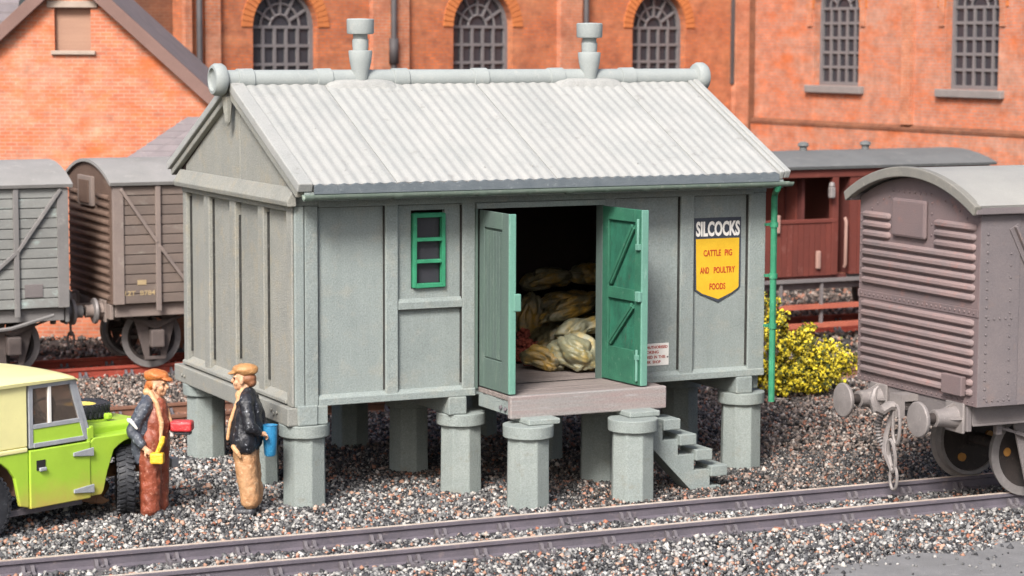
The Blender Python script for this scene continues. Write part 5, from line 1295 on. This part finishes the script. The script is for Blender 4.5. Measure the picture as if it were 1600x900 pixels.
def car_wheel(loc, rot, name='wheel'):
    w = link(name, TY, 'tyre_rubber', car); w.location = loc; w.rotation_euler = rot
    l = link('tread_lugs', TL, 'tyre_rubber', w); tag(l, None, None, kind='stuff')
    link('rim', RI, 'lime_paint', w)
    return w
car_wheel((0.0, -0.66, 0.385), (0, 0, R(52)))
car_wheel((0.0, 0.66, 0.385), (0, 0, R(52)))
car_wheel((-2.055, -0.70, 0.385), (0, 0, 0)); car_wheel((-2.055, 0.66, 0.385), (0, 0, 0))
car_wheel((-0.10, -0.02, 1.125), (R(90), 0, 0), 'spare_wheel').scale = (0.86, 0.8, 0.86)
# ---------------------------------------------------------------- yellow bush
simple('bush_stem', (0.24, 0.19, 0.14), (0.17, 0.13, 0.1), None, 6, 40, 0.9, 0.3)
m_, nt, b_ = new_mat('yellow_flower')
gm = nt.nodes.new('ShaderNodeNewGeometry')
c_ = ramp(nt, gm.outputs['Random Per Island'], [(0, (0.045, 0.055, 0.012)), (0.2, (0.13, 0.13, 0.018)), (0.34, (0.36, 0.29, 0.02)), (0.48, (0.58, 0.46, 0.022)), (0.72, (0.72, 0.58, 0.03)), (0.92, (0.78, 0.67, 0.10))], 'CONSTANT')
nt.links.new(c_, b_.inputs['Base Color']); b_.inputs['Roughness'].default_value = 0.8
def bush(label, cx, cy, lobes, n):
    t = thing('flowering_bush', label, 'bush', (cx, cy, 0))
    st = MB()
    V = []; F = []
    for (lx, ly, lz, rx, rz) in lobes:
        for k in range(3):
            a = random.uniform(0, 2 * PI)
            st.tube([(lx * 0.3, ly * 0.3, -0.02), (lx * 0.7 + 0.05 * math.cos(a), ly * 0.7 + 0.05 * math.sin(a), lz * 0.55), (lx + rx * 0.5 * math.cos(a), ly + rx * 0.5 * math.sin(a), lz + rz * 0.7)], [0.03, 0.02, 0.007], 5)
        cnt = int(n * (rx * rx + rx * rz) )
        clumps = [(lx + rx * p[0], ly + rx * p[1], lz + rz * p[2]) for p in rng.normal(size=(max(5, cnt // 28), 3)) * 0.1 + (lambda q: q / np.linalg.norm(q, axis=1)[:, None])(rng.normal(size=(max(5, cnt // 28), 3))) * rng.uniform(0.5, 1.08, (max(5, cnt // 28), 1))]
        for c in clumps:
            for k in range(26):
                d = rng.normal(size=3); d /= np.linalg.norm(d); p = np.array(c) + d * rng.uniform(0.02, 0.11)
                if p[2] < 0.03: continue
                a = rng.normal(size=3); a /= np.linalg.norm(a); b = np.cross(a, rng.normal(size=3)); b /= np.linalg.norm(b); s = rng.uniform(0.016, 0.036)
                i = len(V); cc = np.cross(a, b) * s * 0.5
                V += [p + a * s, p + b * s, p - a * s, p - b * s, p + cc * 1.4]; F += [(i, i + 1, i + 4), (i + 1, i + 2, i + 4), (i + 2, i + 3, i + 4), (i + 3, i, i + 4), (i, i + 3, i + 2, i + 1)]
    st.build('stems', 'bush_stem', t)
    me = bpy.data.meshes.new('foliage'); me.from_pydata([tuple(p) for p in V], [], F); me.update()
    tag(link('foliage', me, 'yellow_flower', t), None, None, kind='stuff')
    return t
bush('yellow flowering bush beyond the right end of the hut, behind the green downpipe', 9.75, 5.0,
     [(-0.35, 0.0, 0.75, 0.5, 0.55), (0.25, -0.1, 0.55, 0.55, 0.45), (0.75, 0.0, 0.35, 0.45, 0.32), (-0.75, 0.1, 0.35, 0.4, 0.35), (-0.45, 0, 1.38, 0.10, 0.14), (-0.15, 0.1, 1.33, 0.09, 0.12), (0.0, -0.3, 0.3, 0.5, 0.25), (-0.25, 0.05, 1.1, 0.25, 0.15)], 5200)
# ---------------------------------------------------------------- people
def painted(name, c1, c2, c3, rough=0.4, scale=9, third=(0.56, 0.68)):
    return simple(name, c1, c2, c3, scale, 40, rough, 0.5, third=third, spec=0.45, grain=0.2)
painted('skin_paint', (0.62, 0.36, 0.22), (0.55, 0.29, 0.16), (0.74, 0.52, 0.38), 0.5)
painted('cap_orange', (0.52, 0.17, 0.045), (0.40, 0.11, 0.03), (0.64, 0.30, 0.12))
painted('cap_tan', (0.50, 0.27, 0.11), (0.40, 0.19, 0.07), (0.66, 0.46, 0.28))
painted('jacket_blue', (0.075, 0.085, 0.105), (0.045, 0.052, 0.07), (0.34, 0.38, 0.43), 0.35, 8)
painted('jacket_black', (0.022, 0.024, 0.03), (0.012, 0.013, 0.018), (0.36, 0.38, 0.42), 0.28, 8, (0.6, 0.7))
painted('trousers_rust', (0.29, 0.075, 0.04), (0.20, 0.05, 0.028), (0.48, 0.21, 0.14), 0.3, 7)
painted('trousers_tan', (0.50, 0.29, 0.15), (0.40, 0.20, 0.09), (0.60, 0.40, 0.24), 0.5, 7)
painted('shirt_cream', (0.60, 0.36, 0.19), (0.52, 0.28, 0.13), (0.70, 0.52, 0.34))
painted('boot_black', (0.04, 0.042, 0.048), (0.025, 0.025, 0.03), (0.22, 0.24, 0.27), 0.35)
painted('cloth_white', (0.66, 0.65, 0.62), (0.55, 0.54, 0.52), None)
painted('hair_brown', (0.30, 0.13, 0.06), (0.2, 0.08, 0.04), None)
painted('mug_yellow', (0.78, 0.50, 0.03), (0.70, 0.42, 0.03), (0.82, 0.6, 0.15))
painted('box_red', (0.62, 0.05, 0.055), (0.5, 0.035, 0.04), (0.72, 0.28, 0.27), 0.3)
painted('bucket_blue', (0.03, 0.24, 0.46), (0.02, 0.18, 0.38), (0.1, 0.35, 0.56), 0.4)
painted('eye_dark', (0.05, 0.03, 0.025), (0.04, 0.025, 0.02), None)
TEX = bpy.data.textures.new('folds', 'CLOUDS'); TEX.noise_scale = 0.075; TEX.noise_depth = 2
def fused(name, mb, mat, parent, vox=0.012, smooth=4, disp=0.0):
    o = mb.build(name, mat, parent)
    r_ = o.modifiers.new('remesh', 'REMESH'); r_.mode = 'VOXEL'; r_.voxel_size = vox; r_.use_smooth_shade = True
    if disp:
        d = o.modifiers.new('folds', 'DISPLACE'); d.texture = TEX; d.strength = disp; d.mid_level = 0.5; d.texture_coords = 'LOCAL'
    s = o.modifiers.new('smooth', 'SMOOTH'); s.iterations = smooth; s.factor = 0.5
    return o
def chain(mb, *pr):
    for (p0, r0), (p1, r1) in zip(pr, pr[1:]): mb.capsule(p0, r0, p1, r1, 12)
def head(mb, c, k=1.0):
    """face towards +x"""
    c = Vector(c)
    mb.sphere(c + Vector((-0.005, 0, 0.035)), (0.098 * k, 0.078 * k, 0.105 * k), nu=16, nv=12)
    mb.sphere(c + Vector((0.03, 0, -0.05)), (0.062 * k, 0.06 * k, 0.07 * k), nu=14, nv=10)
    mb.sphere(c + Vector((0.062, 0, -0.092)), (0.034, 0.036, 0.028))
    mb.capsule(c + Vector((0.09, 0, 0.02)), 0.014, c + Vector((0.116, 0, -0.022)), 0.02, 8)
    mb.sphere(c + Vector((0.088, 0, -0.055)), (0.02, 0.034, 0.012)); mb.sphere(c + Vector((0.085, 0, -0.074)), (0.018, 0.03, 0.011))
    mb.sphere(c + Vector((0.085, 0, 0.035)), (0.022, 0.06, 0.016))
    for s in (-1, 1):
        mb.sphere(c + Vector((-0.005, s * 0.08, -0.012)), (0.026, 0.016, 0.04)); mb.sphere(c + Vector((0.06, s * 0.042, -0.035)), (0.032, 0.028, 0.03))
def eyes(c, parent):
    c = Vector(c)
    for s in (-1, 1): MB().sphere(c + Vector((0.086, s * 0.036, 0.012)), (0.010, 0.014, 0.009)).build('eye', 'eye_dark', parent)
def hand(mb, wrist, d, palm_n, curl=0.6, side=1):
    """palm + five fingers; d = direction of the hand, palm_n = normal out of the palm"""
    w = Vector(wrist); d = Vector(d).normalized(); n = Vector(palm_n).normalized(); n = (n - d * n.dot(d)).normalized(); s = d.cross(n) * side
    pc = w + d * 0.05
    mb.capsule(w, 0.028, pc, 0.03, 10)
    for k, L in ((-1.5, 0.058), (-0.5, 0.072), (0.5, 0.075), (1.5, 0.066)):
        a = w + d * 0.075 + s * (k * 0.018)
        mb.capsule(pc + s * k * 0.012, 0.016, a, 0.011, 8)
        b = a + (d * math.cos(curl) + n * math.sin(curl)) * L * 0.55; c = b + (d * math.cos(curl * 2.2) + n * math.sin(curl * 2.2)) * L * 0.5
        mb.capsule(a, 0.0105, b, 0.0095, 8); mb.capsule(b, 0.0095, c, 0.008, 8)
    a = w + d * 0.028 + s * 0.028; b = a + (s * 0.7 + d * 0.6 + n * 0.45).normalized() * 0.042; c = b + (d * 0.7 + n * 0.7).normalized() * 0.032
    mb.capsule(a, 0.014, b, 0.0115, 8); mb.capsule(b, 0.0115, c, 0.009, 8)
def flat_cap(parent, c, mat, tilt):
    c = Vector(c); m = MB(); M = Matrix.Rotation(tilt, 3, 'Y')
    m.sphere(c + Vector((-0.01, 0, 0.115)), (0.145, 0.118, 0.062), M=M, nu=20, nv=12)
    m.sphere(c + Vector((-0.03, 0, 0.09)), (0.125, 0.105, 0.055), M=M, nu=20, nv=12)
    m.sphere(c + Vector((0.115, 0, 0.072)), (0.075, 0.085, 0.020), M=Matrix.Rotation(tilt + R(12), 3, 'Y'), nu=16, nv=8)
    return fused('flat_cap', m, mat, parent, 0.011, 3, 0.022)

# man in orange cap, faces right
p1 = thing('person', 'person in orange cap, dark blue jacket and rust red overalls beside the car', 'person', (-1.50, 0.42, 0.0), R(-42))
H1 = (0.055, 0, 1.46)
mb = MB(); head(mb, H1)
chain(mb, ((0.03, 0, 1.40), 0.052), ((0.005, 0, 1.28), 0.06)); chain(mb, ((0, 0, 1.27), 0.11), ((-0.02, 0, 1.1), 0.13), ((0.0, 0, 0.85), 0.125))
for s in (-1, 1):
    chain(mb, ((0.0, s * 0.09, 0.84), 0.085), ((0.02, s * 0.095, 0.46), 0.062), ((0.0, s * 0.1, 0.08), 0.045)); chain(mb, ((0.0, s * 0.1, 0.05), 0.04), ((0.12, s * 0.115, 0.035), 0.035))
chain(mb, ((-0.02, -0.17, 1.23), 0.055), ((-0.13, -0.26, 0.98), 0.048), ((0.0, -0.27, 0.80), 0.034)); hand(mb, (0.015, -0.27, 0.79), (0.75, 0.0, -0.5), (0.3, 0.3, -0.6), 0.95, -1)
chain(mb, ((-0.02, 0.17, 1.23), 0.055), ((0.02, 0.26, 0.99), 0.048), ((0.20, 0.2, 0.95), 0.034)); hand(mb, (0.215, 0.195, 0.945), (1, -0.1, -0.05), (0, 0, 1), 0.3, 1)
body1 = fused('body', mb, 'skin_paint', p1, 0.0085, 2)
eyes(H1, body1)
mb = MB()
for s in (-1, 1):
    chain(mb, ((-0.005, s * 0.085, 0.86), 0.145), ((0.0, s * 0.105, 0.5), 0.125), ((-0.005, s * 0.11, 0.12), 0.115), ((-0.005, s * 0.11, 0.09), 0.118))
chain(mb, ((-0.0, 0, 0.86), 0.17), ((0.01, 0, 1.05), 0.175), ((0.045, 0, 1.22), 0.12))
mb.box(-0.06, 0.15, -0.10, 0.10, 0.9, 1.22)
fused('overalls', mb, 'trousers_rust', body1, 0.013, 5, 0.034)
mb = MB()
chain(mb, ((-0.045, 0, 1.29), 0.10), ((-0.075, 0, 1.1), 0.15), ((-0.09, 0, 0.85), 0.135), ((-0.10, 0, 0.70), 0.12))
for s in (-1, 1): chain(mb, ((-0.02, s * 0.05, 1.32), 0.06), ((-0.03, s * 0.15, 1.24), 0.085)); chain(mb, ((-0.07, s * 0.12, 1.18), 0.10), ((-0.10, s * 0.15, 0.92), 0.10), ((-0.12, s * 0.13, 0.64), 0.08))
chain(mb, ((-0.03, -0.17, 1.23), 0.082), ((-0.14, -0.265, 0.98), 0.075), ((-0.02, -0.275, 0.83), 0.055))
chain(mb, ((-0.02, 0.17, 1.23), 0.082), ((0.02, 0.265, 0.99), 0.07), ((0.17, 0.205, 0.955), 0.055))
fused('jacket', mb, 'jacket_blue', body1, 0.013, 5, 0.034)
mb = MB()
chain(mb, ((0.0, -0.075, 1.38), 0.035), ((0.085, -0.10, 1.27), 0.03), ((0.145, -0.11, 1.05), 0.028), ((0.15, -0.15, 0.80), 0.024))
chain(mb, ((0.0, 0.075, 1.38), 0.035), ((0.095, 0.07, 1.27), 0.03), ((0.17, 0.08, 1.05), 0.026)); chain(mb, ((-0.05, -0.06, 1.385), 0.045), ((-0.07, 0, 1.38), 0.05), ((-0.05, 0.06, 1.385), 0.045))
fused('scarf', mb, 'shirt_cream', body1, 0.011, 4, 0.02)
mb = MB(); chain(mb, ((-0.16, -0.31, 1.11), 0.022), ((-0.10, -0.33, 1.075), 0.024), ((-0.05, -0.335, 1.02), 0.016)); mb.sphere((-0.135, -0.325, 1.1), (0.035, 0.02, 0.03))
fused('sleeve_badge', mb, 'cloth_white', body1, 0.009, 2)
flat_cap(body1, (0.05, 0, 1.46), 'cap_orange', R(6))
mb = MB(); mb.sphere((0.01, 0, 1.475), (0.10, 0.088, 0.07)); mb.sphere((-0.055, 0, 1.425), (0.05, 0.075, 0.06)); fused('hair', mb, 'cap_orange', body1, 0.011, 2)
for s in (-1, 1): MB().capsule((0.03, s * 0.105, 0.04), 0.045, (0.125, s * 0.12, 0.032), 0.04, 12).build('boot', 'boot_black', body1)
mg = thing('mug', 'small yellow tin held low in the hand of the person in the orange cap', 'mug', (-1.555, 0.13, 0.625), R(-30))
MB().box(-0.075, 0.075, -0.055, 0.055, 0.0, 0.125).build('tin', 'mug_yellow', mg, 0.022)
MB().tube([(0.0, -0.02, 0.12), (0.03, -0.02, 0.18), (0.06, -0.02, 0.25), (0.075, -0.01, 0.31)], [0.022, 0.028, 0.032, 0.02], 8).build('strap', 'mug_yellow', mg)
rb = thing('red_parcel', 'red parcel held out in front by the person in the orange cap', 'parcel', (-1.22, 0.36, 0.93), R(-30))
MB().box(-0.10, 0.15, -0.09, 0.09, 0.0, 0.12).build('wrapping', 'box_red', rb, 0.03, 3)
MB().box(-0.06, 0.13, -0.055, 0.055, -0.035, -0.001).build('base_board', 'boot_black', rb, 0.01)

# man in tan cap, faces left
p2 = thing('person', 'person in tan cap, shiny black jacket and tan trousers facing left near hut corner', 'person', (-0.56, -0.02, 0.0), R(148))
H2 = (0.05, 0, 1.52)
mb = MB(); head(mb, H2)
chain(mb, ((0.03, 0, 1.46), 0.052), ((-0.005, 0, 1.33), 0.06)); chain(mb, ((0, 0, 1.3), 0.11), ((0.0, 0, 1.1), 0.13), ((0.0, 0, 0.85), 0.125))
for s in (-1, 1):
    chain(mb, ((0.02, s * 0.08, 0.86), 0.085), ((-0.01, s * 0.085, 0.46), 0.06), ((-0.04, s * 0.085, 0.10), 0.045)); chain(mb, ((-0.03, s * 0.085, 0.034), 0.04), ((0.09, s * 0.10, 0.035), 0.035))
chain(mb, ((-0.02, -0.17, 1.28), 0.055), ((-0.10, -0.24, 1.03), 0.046), ((-0.17, -0.14, 0.98), 0.032)); hand(mb, (-0.18, -0.13, 0.975), (-0.5, 0.7, -0.2), (-0.2, -0.1, -1), 0.9, 1)
chain(mb, ((-0.02, 0.17, 1.28), 0.055), ((-0.09, 0.25, 1.03), 0.046), ((-0.17, 0.17, 0.95), 0.032)); hand(mb, (-0.18, 0.165, 0.945), (-0.75, -0.6, -0.2), (0.2, -0.4, -1), 0.8, 1)
body2 = fused('body', mb, 'skin_paint', p2, 0.0085, 2)
eyes(H2, body2)
mb = MB()
for s in (-1, 1):
    chain(mb, ((0.02, s * 0.075, 0.76), 0.135), ((-0.01, s * 0.09, 0.48), 0.122), ((-0.045, s * 0.095, 0.22), 0.11), ((-0.045, s * 0.095, 0.185), 0.11))
mb.capsule((0.0, 0, 0.84), 0.13, (0.0, 0, 0.76), 0.13, 14)
fused('trousers', mb, 'trousers_tan', body2, 0.013, 5, 0.035)
mb = MB()
chain(mb, ((-0.01, 0, 1.36), 0.085), ((-0.01, 0, 1.2), 0.155), ((0.0, 0, 1.0), 0.175), ((0.0, 0, 0.86), 0.18)); chain(mb, ((0.06, 0.0, 1.05), 0.12), ((0.07, 0, 0.84), 0.135))
for s in (-1, 1): chain(mb, ((-0.01, s * 0.05, 1.38), 0.06), ((-0.02, s * 0.15, 1.29), 0.085)); chain(mb, ((0.0, s * 0.12, 1.15), 0.10), ((0.0, s * 0.135, 0.82), 0.135))
chain(mb, ((-0.02, -0.17, 1.28), 0.08), ((-0.10, -0.245, 1.03), 0.072), ((-0.155, -0.16, 0.985), 0.055)); chain(mb, ((-0.02, 0.17, 1.28), 0.08), ((-0.09, 0.255, 1.03), 0.072), ((-0.16, 0.18, 0.96), 0.055))
fused('jacket', mb, 'jacket_black', body2, 0.013, 5, 0.034)
mb = MB()
chain(mb, ((0.04, 0.03, 1.40), 0.04), ((0.10, 0.05, 1.26), 0.03), ((0.178, 0.075, 1.05), 0.024), ((0.205, 0.085, 0.86), 0.02)); chain(mb, ((0.05, -0.03, 1.39), 0.05), ((0.08, 0.0, 1.34), 0.06))
fused('scarf', mb, 'shirt_cream', body2, 0.011, 4, 0.01)
mb = MB(); chain(mb, ((0.11, 0.225, 0.80), 0.03), ((0.06, 0.245, 0.74), 0.028), ((0.03, 0.24, 0.69), 0.018)); fused('shirt_tail', mb, 'shirt_cream', body2, 0.01, 2)
flat_cap(body2, (0.03, 0, 1.525), 'cap_tan', R(2))
mb = MB(); mb.sphere((-0.01, 0, 1.535), (0.10, 0.09, 0.07)); mb.sphere((-0.055, 0, 1.49), (0.055, 0.075, 0.055)); fused('hair', mb, 'hair_brown', body2, 0.011, 2)
for s in (-1, 1): MB().capsule((-0.05, s * 0.09, 0.05), 0.062, (0.10, s * 0.105, 0.04), 0.052, 12).build('boot', 'boot_black', body2)
bk = thing('blue_bucket', 'bright blue tapered bucket held behind the back of the person in black', 'bucket', (-0.33, -0.12, 0.66), R(148))
MB().lathe([(0.05, 0.0), (0.066, 0.02), (0.078, 0.18), (0.082, 0.345), (0.088, 0.35), (0.072, 0.352), (0.068, 0.33), (0.05, 0.2)], 18).build('pail', 'bucket_blue', bk)
